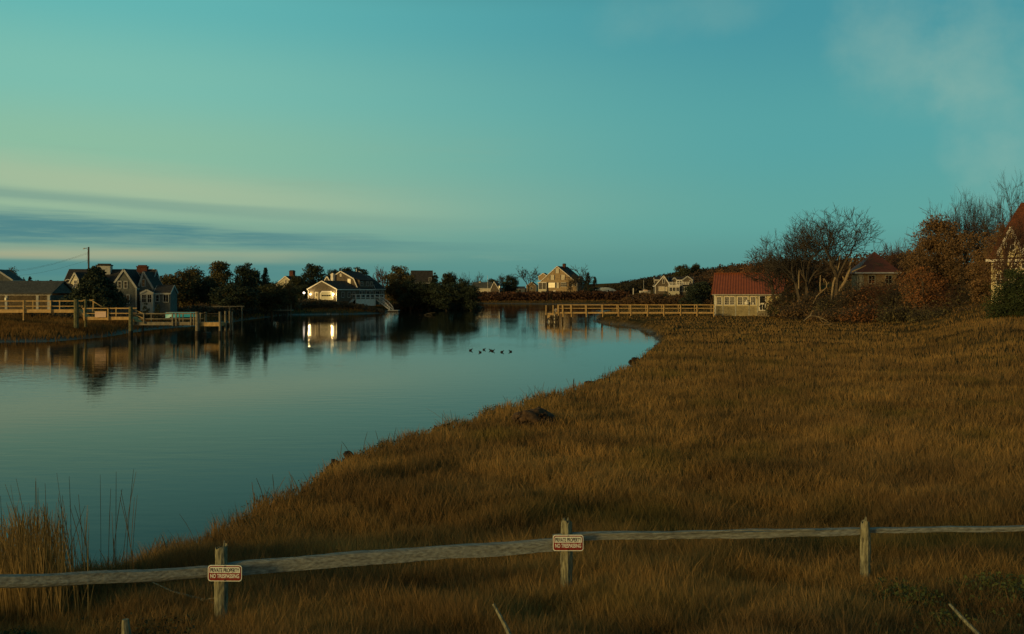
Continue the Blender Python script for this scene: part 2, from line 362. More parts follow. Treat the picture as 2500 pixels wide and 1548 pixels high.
def build_ground():
    ys = np.concatenate([np.linspace(-25, 4, 10), np.geomspace(4.6, 60, 330), np.geomspace(60.5, 420, 330), np.geomspace(428, 6200, 60)])
    us = np.concatenate([np.linspace(-6, -1.0, 14), np.linspace(-.97, -.72, 8), np.linspace(-.70, .70, 420), np.linspace(.72, .97, 8), np.linspace(1.0, 6, 14)])
    U, Yv = np.meshgrid(us, ys); Xv = U*np.maximum(Yv, 14.0)*np.where(Yv < 14, 1.0, 1.0)
    Zv = height(Xv, Yv)
    nr, nc = Xv.shape; vs = np.stack([Xv, Yv, Zv], -1).reshape(-1, 3)
    i = np.arange(nr-1)[:, None]*nc+np.arange(nc-1)[None]; q = np.stack([i, i+1, i+nc+1, i+nc], -1).reshape(-1, 4)
    m = bpy.data.materials.new('marsh_soil'); m.use_nodes = True; nt = m.node_tree; L = nt.links; bs = nt.nodes['Principled BSDF']
    geo = nt.nodes.new('ShaderNodeNewGeometry'); n = nt.nodes.new('ShaderNodeTexNoise'); n.inputs['Scale'].default_value = .7; n.inputs['Detail'].default_value = 9; L.new(geo.outputs['Position'], n.inputs['Vector'])
    r = nt.nodes.new('ShaderNodeValToRGB'); r.color_ramp.elements[0].position = .35; r.color_ramp.elements[1].position = .68
    r.color_ramp.elements[0].color = (.050,.036,.016,1); r.color_ramp.elements[1].color = (.15,.10,.038,1); L.new(n.outputs[0], r.inputs[0])
    sp = nt.nodes.new('ShaderNodeSeparateXYZ'); L.new(geo.outputs['Position'], sp.inputs[0])
    mr = nt.nodes.new('ShaderNodeMapRange'); mr.inputs[1].default_value = .12; mr.inputs[2].default_value = .55; L.new(sp.outputs[2], mr.inputs[0])
    mx = nt.nodes.new('ShaderNodeMix'); mx.data_type = 'RGBA'; L.new(mr.outputs[0], mx.inputs[0]); mx.inputs[6].default_value = (.075,.068,.050,1); L.new(r.outputs[0], mx.inputs[7])
    L.new(mx.outputs[2], bs.inputs['Base Color'])
    rr = nt.nodes.new('ShaderNodeMapRange'); rr.inputs[1].default_value = .05; rr.inputs[2].default_value = .5; rr.inputs[3].default_value = .45; rr.inputs[4].default_value = .95; L.new(sp.outputs[2], rr.inputs[0]); L.new(rr.outputs[0], bs.inputs['Roughness'])
    sr = nt.nodes.new('ShaderNodeMapRange'); sr.inputs[1].default_value = .02; sr.inputs[2].default_value = .35; sr.inputs[3].default_value = .09; sr.inputs[4].default_value = .0; L.new(sp.outputs[2], sr.inputs[0]); L.new(sr.outputs[0], bs.inputs['Specular IOR Level'])
    n2 = nt.nodes.new('ShaderNodeTexNoise'); n2.inputs['Scale'].default_value = 6; n2.inputs['Detail'].default_value = 8; L.new(geo.outputs['Position'], n2.inputs['Vector'])
    bp = nt.nodes.new('ShaderNodeBump'); bp.inputs['Distance'].default_value = .08; L.new(n2.outputs[0], bp.inputs['Height']); L.new(bp.outputs[0], bs.inputs['Normal'])
    o = fast_mesh('ground', vs, quads=q, mat=m); o.data.polygons.foreach_set('use_smooth', [True]*len(o.data.polygons)); tag(o, kind='structure')
build_ground()

def build_water():
    m = bpy.data.materials.new('calm_water'); m.use_nodes = True; nt = m.node_tree; L = nt.links; b = nt.nodes['Principled BSDF']
    b.inputs['Base Color'].default_value = (.004,.012,.010,1); b.inputs['Roughness'].default_value = .03; b.inputs['IOR'].default_value = 1.15
    geo = nt.nodes.new('ShaderNodeNewGeometry')
    mp = nt.nodes.new('ShaderNodeMapping'); mp.inputs['Scale'].default_value = (.55, 1.6, 1); mp.inputs['Rotation'].default_value = (0,0,.12); L.new(geo.outputs['Position'], mp.inputs[0])
    n1 = nt.nodes.new('ShaderNodeTexNoise'); n1.inputs['Scale'].default_value = 1.1; n1.inputs['Detail'].default_value = 4; n1.inputs['Roughness'].default_value = .5; L.new(mp.outputs[0], n1.inputs['Vector'])
    n2 = nt.nodes.new('ShaderNodeTexNoise'); n2.inputs['Scale'].default_value = .05; n2.inputs['Detail'].default_value = 3; L.new(geo.outputs['Position'], n2.inputs['Vector'])
    mr = nt.nodes.new('ShaderNodeMapRange'); mr.inputs[1].default_value = .4; mr.inputs[2].default_value = .65; mr.inputs[3].default_value = .3; mr.inputs[4].default_value = 1.0; L.new(n2.outputs[0], mr.inputs[0])
    bp = nt.nodes.new('ShaderNodeBump'); bp.inputs['Distance'].default_value = .012; L.new(mr.outputs[0], bp.inputs['Strength']); L.new(n1.outputs[0], bp.inputs['Height'])
    L.new(bp.outputs[0], b.inputs['Normal'])
    o = fast_mesh('water', np.array([(-2500,4,0),(2500,4,0),(2500,2500,0),(-2500,2500,0)], float), quads=np.array([[0,1,2,3]]), mat=m); tag(o, kind='structure')
build_water()

# ------------------------------------------------------------------ grass
def grass_mat(name, cols, gcol, scale=.12, green=.0):
    m = bpy.data.materials.new(name); m.use_nodes = True; nt = m.node_tree; L = nt.links; b = nt.nodes['Principled BSDF']
    b.inputs['Roughness'].default_value = .85; b.inputs['Specular IOR Level'].default_value = .15
    at_ = nt.nodes.new('ShaderNodeAttribute'); at_.attribute_name = 'tint'
    geo = nt.nodes.new('ShaderNodeNewGeometry')
    n = nt.nodes.new('ShaderNodeTexNoise'); n.inputs['Scale'].default_value = scale; n.inputs['Detail'].default_value = 7; n.inputs['Roughness'].default_value = .6; L.new(geo.outputs['Position'], n.inputs['Vector'])
    a = nt.nodes.new('ShaderNodeMath'); a.operation = 'MULTIPLY_ADD'; L.new(at_.outputs['Fac'], a.inputs[0]); a.inputs[1].default_value = .42; a.inputs[2].default_value = -.21
    s = nt.nodes.new('ShaderNodeMath'); L.new(n.outputs[0], s.inputs[0]); L.new(a.outputs[0], s.inputs[1])
    r = nt.nodes.new('ShaderNodeValToRGB'); L.new(s.outputs[0], r.inputs[0])
    while len(r.color_ramp.elements) < len(cols): r.color_ramp.elements.new(.5)
    for e, (p, c) in zip(r.color_ramp.elements, cols): e.position = p; e.color = (*c, 1)
    n2 = nt.nodes.new('ShaderNodeTexNoise'); n2.inputs['Scale'].default_value = .35; n2.inputs['Detail'].default_value = 4
    of = nt.nodes.new('ShaderNodeVectorMath'); of.inputs[1].default_value = (31, 7, 3); L.new(geo.outputs['Position'], of.inputs[0]); L.new(of.outputs[0], n2.inputs['Vector'])
    mr = nt.nodes.new('ShaderNodeMapRange'); mr.inputs[1].default_value = .56; mr.inputs[2].default_value = .68; mr.inputs[4].default_value = green; L.new(n2.outputs[0], mr.inputs[0])
    mx = nt.nodes.new('ShaderNodeMix'); mx.data_type = 'RGBA'; L.new(mr.outputs[0], mx.inputs[0]); L.new(r.outputs[0], mx.inputs[6]); mx.inputs[7].default_value = (*gcol, 1)
    # broad drifts of duller and of more golden growth
    n3 = nt.nodes.new('ShaderNodeTexNoise'); n3.inputs['Scale'].default_value = scale*2.6; n3.inputs['Detail'].default_value = 5; n3.inputs['Distortion'].default_value = .8
    mp = nt.nodes.new('ShaderNodeMapping'); mp.inputs['Location'].default_value = (13, 5, 0); mp.inputs['Scale'].default_value = (.75, 1.15, 1); L.new(geo.outputs['Position'], mp.inputs[0]); L.new(mp.outputs[0], n3.inputs['Vector'])
    r3 = nt.nodes.new('ShaderNodeValToRGB'); r3.color_ramp.elements[0].position = .36; r3.color_ramp.elements[1].position = .62
    r3.color_ramp.elements[0].color = (.62,.60,.64,1); r3.color_ramp.elements[1].color = (1.12,1.06,.95,1); L.new(n3.outputs[0], r3.inputs[0])
    m3 = nt.nodes.new('ShaderNodeMix'); m3.data_type = 'RGBA'; m3.blend_type = 'MULTIPLY'; m3.inputs[0].default_value = 1; L.new(mx.outputs[2], m3.inputs[6]); L.new(r3.outputs[0], m3.inputs[7])
    L.new(m3.outputs[2], b.inputs['Base Color'])
    tr = nt.nodes.new('ShaderNodeBsdfTranslucent'); L.new(m3.outputs[2], tr.inputs[0]); ms = nt.nodes.new('ShaderNodeMixShader'); ms.inputs[0].default_value = .35
    L.new(b.outputs[0], ms.inputs[1]); L.new(tr.outputs[0], ms.inputs[2]); L.new(ms.outputs[0], nt.nodes['Material Output'].inputs[0])
    return m
def blades(name, x, y, z, h, w, lean, rng, mat, heads=0.0):
    """tapering bent blades, five vertices each"""
    n = len(x); th = rng.uniform(-.9, .9, n)*np.interp(y, [10, 50, 120], [1, .5, .35]); la = rng.uniform(0, 2*np.pi, n)
    dx, dy = np.cos(th)*w/2, np.sin(th)*w/2
    lx, ly = np.cos(la)*lean*h, np.sin(la)*lean*h
    v = np.empty((n, 5, 3))
    v[:,0] = np.stack([x-dx, y-dy, z-.05], -1); v[:,1] = np.stack([x+dx, y+dy, z-.05], -1)
    v[:,2] = np.stack([x+dx*.75+lx*.35, y+dy*.75+ly*.35, z+h*.58], -1); v[:,3] = np.stack([x-dx*.75+lx*.35, y-dy*.75+ly*.35, z+h*.58], -1)
    v[:,4] = np.stack([x+lx, y+ly, z+h*np.sqrt(np.clip(1-lean*lean*.5, .3, 1))], -1)
    b = np.arange(n)[:, None]*5
    q = b+np.array([[0,1,2,3]]); t = b+np.array([[3,2,4]])
    tint = np.repeat(.5+rng.uniform(-.5, .5, n)*np.interp(y, [10, 50, 120], [1, .6, .4]), 5)
    return fast_mesh(name, v.reshape(-1, 3), quads=q, tris=t, mat=mat, attr=tint)

rng = np.random.default_rng(7)
def field(n, y0, y1, spread=.64, pw=1.0):
    u = rng.uniform(0, 1, n); y = 1/(1/y0-u*(1/y0-1/y1)); x = rng.uniform(-1, 1, n)*(y*spread+1.0)
    return x, y
GM = grass_mat('dry_marsh_grass', [(.25,(.165,.112,.044)),(.42,(.260,.168,.060)),(.56,(.345,.216,.075)),(.78,(.44,.285,.105))], (.120,.125,.030), .16, .5)
GM2 = grass_mat('far_marsh_grass', [(.25,(.080,.050,.020)),(.45,(.165,.100,.036)),(.6,(.24,.145,.048)),(.8,(.34,.21,.075))], (.09,.07,.02), .08, .2)
x, y = field(780000, 5.6, 330)
a, b, c = lands(x, y); hol = hollow(x, y)
cl = wav(x, y, 1.6, 4.)+.7*wav(x, y, 4.1, 1.)
keep = (a > .12+.1*rng.standard_normal(len(x))) & (rng.random(len(x)) < np.clip((a-.1)/1.1, .25, 1)) & (hol < rng.uniform(.1, 1.0, len(x))) & (x < 62+y*.02)
x, y, cl, a = x[keep], y[keep], cl[keep], a[keep]; z = height(x, y); n = len(x)
h = (.30+.09*cl+.14*rng.random(n))*(1+.25*(rng.random(n) > .93))*np.clip(.75+a*.5, .75, 1)
h = np.where(y < 9.5, h*.85, h); h = np.where(y < 7.3, h*.8, h); h = h*np.interp(y, [14, 45, 110], [1, .78, .55]); w = .0032+.00062*y
tag(blades('marsh_grass', x, y, z, h, w, .15+.35*rng.random(n), rng, GM), 'dry orange-brown marsh grass covering the near bank and field', 'grass', kind='stuff')

u = rng.uniform(0, 1, 150000); y = 1/(1/70-u*(1/70-1/460)); x = rng.uniform(-.66, .25, len(y))*y
a, b, c = lands(x, y); keep = ((b > 2.2+rng.standard_normal(len(x))) | (c > 1.5)) & (a < 0)
x, y, b, c = x[keep], y[keep], b[keep], c[keep]; z = height(x, y); n = len(x)
tag(blades('far_shore_grass', x, y, z, (.38+.15*wav(x, y, .5)+.2*rng.random(n)), .0008*y+.01, .1+.3*rng.random(n), rng, GM2), 'brown marsh grass along the banks across the water', 'grass', kind='stuff')

# ------------------------------------------------------------------ trees and shrubs
def leaf_quads(cen, size, r):
    n = len(cen); a = r.standard_normal((n, 3)); a /= np.linalg.norm(a, axis=1)[:, None]
    b = r.standard_normal((n, 3)); b -= a*(a*b).sum(1)[:, None]; b /= np.linalg.norm(b, axis=1)[:, None]
    s = size*(.5+r.random((n, 1)))
    v = np.stack([cen-a*s, cen+b*s*.55, cen+a*s, cen-b*s*.55], 1)
    return v.reshape(-1, 3), np.arange(n*4).reshape(-1, 4)
def crown_points(kind, h, w, r, k=46, per=70):
    """clump centres, then leaves gathered round each clump"""
    cs = []; rad = []
    if kind == 'round':
        while len(cs) < k:
            p = r.uniform(-1, 1, 3); d = np.linalg.norm(p)
            if d > 1 or (d < .3 and r.random() < .6) or p[2] < -.9: continue
            q = p*np.array([w/2, w/2, h*.46])*.84; cs.append(q+np.array([0, 0, h*.56])); rad.append(w*.145*(.7+.7*r.random()))
    elif kind == 'pine':
        for i in range(k):
            t = r.random()**.75; ang = r.uniform(0, 6.28); prof = (.55+.45*math.sin(t*3.0+.5))*(1-.35*t)
            rr = w/2*prof*(.10+.92*r.random()**.6); cs.append(np.array([math.cos(ang)*rr, math.sin(ang)*rr, h*(.06+.86*t)+r.normal()*h*.02])); rad.append(w*.17*(.6+.6*r.random()))
    elif kind == 'cone':
        for i in range(k):
            t = r.random()**1.25; ang = r.uniform(0, 6.28); rr = w/2*(1-t)**.75*(.35+.65*r.random()**.5)
            cs.append(np.array([math.cos(ang)*rr, math.sin(ang)*rr, h*(.05+.92*t)])); rad.append(w*.16*(.6+.6*r.random())*(1.2-.75*t))
    elif kind == 'bush':
        while len(cs) < k:
            p = r.uniform(-1, 1, 3); d = np.linalg.norm(p)
            if d > 1 or p[2] < -.15: continue
            cs.append(np.array([p[0]*w*.44, p[1]*w*.44, (p[2]+.15)*h*.80])); rad.append(min(w, h*1.5)*.12*(.6+.8*r.random()))
    out = []
    for c_, q in zip(cs, rad):
        g = r.standard_normal((per, 3)); g /= np.linalg.norm(g, axis=1)[:, None]; g *= q*r.random((per, 1))**.45*np.array([1.15, 1.15, .72]); out.append(c_+g)
    return np.concatenate(out), cs
def crown_mesh(kind, h, w, seed, mat, k=46, per=70, leaf=.022):
    r = np.random.default_rng(seed); pts, cs = crown_points(kind, h, w, r, k, per)
    v, q = leaf_quads(pts, leaf*max(w, h*.6), r)
    mb = MB(); R = random.Random(seed)
    th = h*(.75 if kind != 'bush' else .45); r0 = .022*h+.04
    if kind != 'bush': mb.tube([(0,0,-.4),(w*.01,0,th*.4),(-w*.01,w*.01,th*.75),(0,0,th)], [r0*1.2,r0*.85,r0*.5,r0*.2], 6)
    for c_ in cs[::max(1, len(cs)//14)]:
        z0 = max(.05, min(c_[2]*.6, th*.9)); mb.tube([(0,0,z0),(c_[0]*.5,c_[1]*.5,(z0+c_[2])/2+.1),tuple(c_)], [r0*.4,r0*.25,r0*.08], 4)
    me1 = bpy.data.meshes.new('crown'); me1.from_pydata(v.tolist(), [], q.tolist()); me1.materials.append(MAT[mat])
    me2 = bpy.data.meshes.new('trunk'); me2.from_pydata(mb.v, [], mb.f); me2.materials.append(MAT['bark'])
    return me1, me2
PROTO = {}
def proto(kind, mat, var):
    key = (kind, mat, var)
    if key not in PROTO:
        PROTO[key] = crown_mesh(kind, 1.0*10, 8.0 if kind != 'cone' else 6.0, hash((kind, var)) % 97 if False else sum(map(ord, kind+mat))+var*13, mat,
             {'round':75,'pine':72,'cone':85,'bush':60}[kind], {'round':125,'pine':100,'cone':90,'bush':95}[kind], .024)
    return PROTO[key]
TR = random.Random(3)
def tree(name, px, top, wpx, Y, kind, mat, label, cat='tree', group=None, base=None, var=None, sink=0.0):
    X = at(px, Y); zb = gz(X, Y)-sink if base is None else zt(base, Y); hh = zt(top, Y)-zb; ww = wpx/F*Y
    v_ = TR.randrange(3) if var is None else var
    if kind == 'pine' and Y < 300: ww *= 1.3
    cr, tr = proto(kind, mat, v_)
    e = empty(name, (X, Y, zb), TR.uniform(0, 6.28), label, cat, group)
    sw = ww/(8.0 if kind != 'cone' else 6.0)
    for nm, me in (('trunk', tr), ('crown', cr)):
        o = bpy.data.objects.new(nm, me); C.objects.link(o); o.parent = e
    e.scale = (sw, sw, hh/10.0)
    return e

def bare_tree(name, X, Y, zb, h, w, seed, label, mat='twig', bmat='bark', lean=(0, 0), levels=5, cat='bare tree', group=None, kids=3, stems=1, trunkfrac=.16, twigr=.012):
    R = random.Random(seed); e = empty(name, (X, Y, zb), 0, label, cat, group)
    tm = MB(); cm = MB()
    def grow(p, d, ln, r, lv):
        p = Vector(p); d = Vector(d).normalized(); mb = tm if lv >= levels-1 else cm
        ns = 4 if lv >= levels-2 else 3; pts = [p]; cur = p; dd = d
        for i in range(ns):
            dd = (dd+Vector((R.gauss(0, .15), R.gauss(0, .15), R.gauss(.02, .09)))).normalized(); cur = cur+dd*ln/ns; pts.append(cur)
        rs = [max(r*(1-.38*i/ns), twigr) for i in range(ns+1)]
        mb.tube(pts, rs, 6 if lv >= levels-1 else (4 if lv >= levels-3 else 3), cap=False)
        if lv == 0:
            for k in range(4):
                q = pts[R.randint(1, ns)]; sd = Vector((R.gauss(0, .6), R.gauss(0, .6), R.gauss(.15, .3))); cm.tube([q, q+(dd+sd).normalized()*ln*R.uniform(.35, .7)], [twigr*.8, twigr*.5], 3, cap=False)
            return
        k = kids+(1 if R.random() < .35 else 0); a0 = R.uniform(0, 6.28)
        for i in range(k):
            t = 1.0 if i == 0 else R.uniform(.5, 1.0); j = min(int(t*ns), ns-1); q = pts[-1] if t >= 1 else pts[j].lerp(pts[j+1], t*ns-j)
            ang = a0+i*2.3+R.gauss(0, .35); sp = R.uniform(.5, .95) if i else R.uniform(.15, .4)
            u = Matrix.Rotation(ang, 3, dd) @ dd.orthogonal().normalized(); nd = dd*math.cos(sp)+u*math.sin(sp); nd.z += .06
            grow(q, nd, ln*R.uniform(.70, .92), rs[-1]*(.86 if i == 0 else .60), lv-1)
    for s_ in range(stems):
        off = Vector(((s_-(stems-1)/2)*w*.06, 0, -.3)); dx = lean[0]+(s_-(stems-1)/2)*.45
        grow(off, (dx, lean[1], 1), h*trunkfrac, h*.018+.05, levels)
    allv = np.array(cm.v); mnx, mxx = np.percentile(allv[:,0], 1.5), np.percentile(allv[:,0], 98.5); mz = np.percentile(allv[:,2], 99.5); mid = (mnx+mxx)/2
    sx = w/(mxx-mnx); sz = h/mz
    for mb in (tm, cm): mb.v = [((q[0]-mid*min(1, max(0, q[2]/mz)))*(1+(sx-1)*min(1, max(0, q[2]/mz*2.5))), q[1]*(1+(sx-1)*.8), q[2]*sz) for q in mb.v]
    tm.build('trunk', bmat, e); cm.build('branches', mat, e)
    return e
def thicket(name, X, Y, zb, h, w, seed, label, mat='twig', leafmat=None, n=260, leaves=1500, cat='bush', group=None, depth=None, leaf=.07):
    """dense shrub of fine stems with or without old leaves"""
    r = np.random.default_rng(seed); e = empty(name, (X, Y, zb), 0, label, cat, group); cm = MB(); dp = depth or w
    R = random.Random(seed); ends = []
    for i in range(n):
        a = R.uniform(0, 6.28); q = R.random()**.5; bx, by = math.cos(a)*q*w*.40, math.sin(a)*q*dp*.40
        hh = h*math.sqrt(max(.15, 1-q*q*.75))*R.uniform(.55, 1.02); dx, dy = math.cos(a)*q*w*.10+R.gauss(0, .13*h), math.sin(a)*q*dp*.1+R.gauss(0, .13*h)
        p0 = Vector((bx, by, -.2)); p1 = Vector((bx+dx*.45, by+dy*.45, hh*.55)); p2 = Vector((bx+dx, by+dy, hh)); rr = R.uniform(.010, .026)*(1+Y/120)
        cm.tube([p0, p1, p2], [rr, rr*.8, rr*.4], 3, cap=False); ends.append(p2)
        for k in range(4):
            t = R.uniform(.3, .95); s0 = p0.lerp(p1, t*2) if t < .5 else p1.lerp(p2, t*2-1)
            s1 = s0+Vector((R.gauss(0, .16*h), R.gauss(0, .16*h), R.uniform(.02, .22)*h)); cm.tube([s0, s1], [rr*.6, rr*.3], 3, cap=False)
            ends.append(s1)
    cm.build('stems', mat, e)
    if leafmat:
        E = np.array([tuple(q) for q in ends]); idx = r.integers(0, len(E), leaves); c_ = E[idx]+r.standard_normal((leaves, 3))*h*.07
        c_[:,2] = np.abs(c_[:,2])*(.25+.75*r.random(leaves)); v_, q_ = leaf_quads(c_, leaf*(1+Y/110), r)
        fast_mesh('foliage', v_, quads=q_, mat=MAT[leafmat], parent=e)
    return e

# ------------------------------------------------------------------ buildings
def slab_roof(T, pts, b0, b1, axis, mat, th=.18, ov=.35, name='roof'):
    """roof skin over a gable profile: pts run eave, ..., apex, ..., eave"""
    mb = MB(); n = len(pts)
    ext = [list(p) for p in pts]
    for i, j in ((0, 1), (-1, -2)):
        d = np.array(ext[i])-np.array(ext[j]); d /= np.linalg.norm(d); ext[i] = list(np.array(ext[i])+d*ov)
    lo = [(p[0], p[1]+.012) for p in ext]; hi = [(p[0], p[1]+th) for p in reversed(ext)]
    mb.prism(lo+hi, b0-ov*.6, b1+ov*.6, axis)
    return mb.build(name, mat, T), ext
def block(T, x0, x1, y0, y1, zb, zw, zr, apex=None, axis='y', wall='shingle', roof='roof', trim='white', extra=None, ov=.35):
    """gabled body; axis = direction of the ridge. Returns the wall and roof parts"""
    a0, a1, b0, b1 = (x0, x1, y0, y1) if axis == 'y' else (y0, y1, x0, x1)
    ap = (a0+a1)/2 if apex is None else apex
    rp = extra if extra else [(a0, zw), (ap, zr), (a1, zw)]
    prof = [(a0, zb), (a1, zb)]+list(reversed(rp))
    W = MB().prism(prof, b0, b1, axis).build('wall', wall, T)
    Rf, ext = slab_roof(T, rp, b0, b1, axis, roof, ov=ov)
    if trim:
        mb = MB()
        for b_ in (b0-ov*.6-.03, b1+ov*.6+.03):
            for i in range(len(ext)-1):
                p, q = ext[i], ext[i+1]
                if axis == 'y': mb.bar((p[0], b_, p[1]+.04), (q[0], b_, q[1]+.04), .05, .26)
                else: mb.bar((b_, p[0], p[1]+.04), (b_, q[0], q[1]+.04), .05, .26)
        for i in (0, -1):
            p = ext[i]
            if axis == 'y': mb.box(p[0]-.03, p[0]+.03, b0-ov*.6, b1+ov*.6, p[1]-.12, p[1]+.10)
            else: mb.box(b0-ov*.6, b1+ov*.6, p[0]-.03, p[0]+.03, p[1]-.12, p[1]+.10)
        for a_ in (a0, a1):
            b_ = b0-.02
            if axis == 'y': mb.box(a_-.08, a_+.08, b_-.02, b_+.06, zb, min(rp[0][1], rp[-1][1])-.15)
            else: mb.box(b_-.02, b_+.06, a_-.08, a_+.08, zb, min(rp[0][1], rp[-1][1])-.15)
        mb.build('trim', trim, T)
    return W, Rf
def window(T, face, pos, a, z, w, h, fr='white', pane='glass', nx=2, nz=2, name='window', shutters=False, fw=.09):
    """face 'S' looks along -y at y=pos, 'E' along +x at x=pos, 'W' along -x, 'N'; a is the middle along the wall, z the sill"""
    def bx(mb, a0, a1, z0, z1, d0, d1):
        if face == 'S': mb.box(a0, a1, pos-d1, pos-d0, z0, z1)
        elif face == 'N': mb.box(a0, a1, pos+d0, pos+d1, z0, z1)
        elif face == 'E': mb.box(pos+d0, pos+d1, a0, a1, z0, z1)
        else: mb.box(pos-d1, pos-d0, a0, a1, z0, z1)
    f = MB(); a0, a1 = a-w/2, a+w/2
    bx(f, a0-fw, a0, z, z+h, -.02, .07); bx(f, a1, a1+fw, z, z+h, -.02, .07); bx(f, a0-fw, a1+fw, z+h, z+h+fw*1.2, -.02, .08); bx(f, a0-fw, a1+fw, z-fw, z, -.02, .09)
    mw = .035
    for i in range(1, nx): c_ = a0+w*i/nx; bx(f, c_-mw/2, c_+mw/2, z, z+h, .012, .05)
    for i in range(1, nz): c_ = z+h*i/nz; bx(f, a0, a1, c_-mw/2, c_+mw/2, .014, .045)
    o = f.build(name, fr, T); g = MB(); bx(g, a0, a1, z, z+h, -.02, .03); g.build('pane', pane, o)
    if shutters:
        for s_ in (a0-fw-.34, a1+fw+.02):
            m_ = MB(); bx(m_, s_, s_+.32, z-.05, z+h+.08, .0, .06); m_.build('shutter', 'shutter', T)
    return o
def chimney(T, x0, x1, y0, y1, z0, z1, mat, cap='shutter', parent=None):
    o = MB().box(x0, x1, y0, y1, z0, z1).build('chimney', mat, parent or T)
    MB().box(x0-.08, x1+.08, y0-.08, y1+.08, z1, z1+.16).box(x0+.15, x1-.15, y0+.15, y1-.15, z1+.16, z1+.34).build('cap', cap, parent or T)
    return o
# -- near left: shingled house among trees across the water
def left_house():
    Y = 128.; s = Y/F; th = math.radians(8); px0, py0 = 302, 752
    X0 = at(px0, Y); T = empty('shingled_house', (X0, Y, zt(py0, Y)), th, 'rambling grey shingled house with steep gables, white chimney and arched roof window', 'house')
    q = lambda px: (px-px0)*s
    zz = lambda py: (py0-py)*s
    # main long range, ridge left to right
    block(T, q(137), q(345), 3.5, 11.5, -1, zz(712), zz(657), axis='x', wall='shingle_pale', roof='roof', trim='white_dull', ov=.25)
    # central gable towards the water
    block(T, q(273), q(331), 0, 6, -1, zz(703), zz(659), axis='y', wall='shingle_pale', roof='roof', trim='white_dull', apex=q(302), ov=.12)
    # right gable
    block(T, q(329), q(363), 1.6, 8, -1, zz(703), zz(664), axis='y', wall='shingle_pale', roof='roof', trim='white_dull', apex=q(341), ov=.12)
    # left gable that catches the light
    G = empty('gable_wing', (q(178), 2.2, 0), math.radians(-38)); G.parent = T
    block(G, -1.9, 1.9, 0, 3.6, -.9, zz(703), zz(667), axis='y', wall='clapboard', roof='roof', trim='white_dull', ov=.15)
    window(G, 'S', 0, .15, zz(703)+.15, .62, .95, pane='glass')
    # arched roof window
    m = MB(); n = 10; cx, cz, R_ = q(152), zz(690), .50
    for i in range(n): 
        t0, t1 = math.pi*i/n, math.pi*(i+1)/n
        m.bar((cx+math.cos(t0)*R_*1.05, 4.05, cz+math.sin(t0)*R_), (cx+math.cos(t1)*R_*1.05, 4.05, cz+math.sin(t1)*R_), .5, .09)
    m.box(cx-.62, cx+.62, 3.8, 4.3, cz-.08, cz+.02)
    w_ = m.build('window', 'white', T)
    g = MB(); pr = [(cx+math.cos(math.pi*i/n)*.46, cz+math.sin(math.pi*i/n)*.46) for i in range(n+1)]; g.prism(pr, 3.92, 6.2, 'y'); g.build('pane', 'glass', w_)
    MB().prism([(cx+math.cos(math.pi*i/n)*.60, cz+math.sin(math.pi*i/n)*.56) for i in range(n+1)], 4.2, 6.5, 'y').build('dormer', 'roof', T)
    for px in (291, 305): window(T, 'S', 0, q(px)+.1, zz(703), .36, .9, fr='white_dull', nx=1)
    window(T, 'S', 0, q(300), zz(740), 1.75, 1.12, fr='white_dull', nx=5, nz=1)
    window(T, 'S', 1.6, q(341), zz(699), .42, .95, fr='white_dull', nx=1)
    window(T, 'S', 1.6, q(336), zz(733), .4, .8, fr='white_dull')
    # sun porch with a small pediment, then the low wing
    block(T, q(345), q(372), -.6, 2.2, -1, zz(716), zz(709), axis='y', wall='white_dull', roof='roof', trim='white_dull', ov=.12)
    window(T, 'S', -.6, q(352), zz(738), .55, 1.1, fr='white_dull'); window(T, 'S', -.6, q(365), zz(738), .5, 1.1, fr='white_dull')
    block(T, q(372.5), q(410), .2, 4.5, -1, zz(716), zz(698), axis='x', wall='shingle_pale', roof='roof', trim='white_dull', ov=.12)
    window(T, 'S', .2, q(380), zz(736), .4, .9, fr='white_dull', nx=1); window(T, 'S', .2, q(400), zz(737), .65, 1.0, fr='white_dull', nx=2, nz=1)
    chimney(T, q(205), q(239), 6.4, 7.6, zz(668), zz(646), 'white_dull')
    chimney(T, q(301), q(326), 6.9, 7.9, zz(665), zz(649), 'brick', 'brick')
    MB().box(q(303), q(343), 7.3, 7.5, zz(658)+.20, zz(658)+.28).build('ridge_cap', 'white', T)
    # entrance block left of the spruce
    block(T, q(124), q(172), .8, 5, -1, zz(716), zz(694), axis='x', wall='shingle_pale', roof='roof', trim='white_dull', ov=.15)
    window(T, 'S', .8, q(138), zz(732), .6, .7, fr='white_dull'); window(T, 'S', .8, q(160), zz(735), .7, .9, fr='white_dull')
left_house()
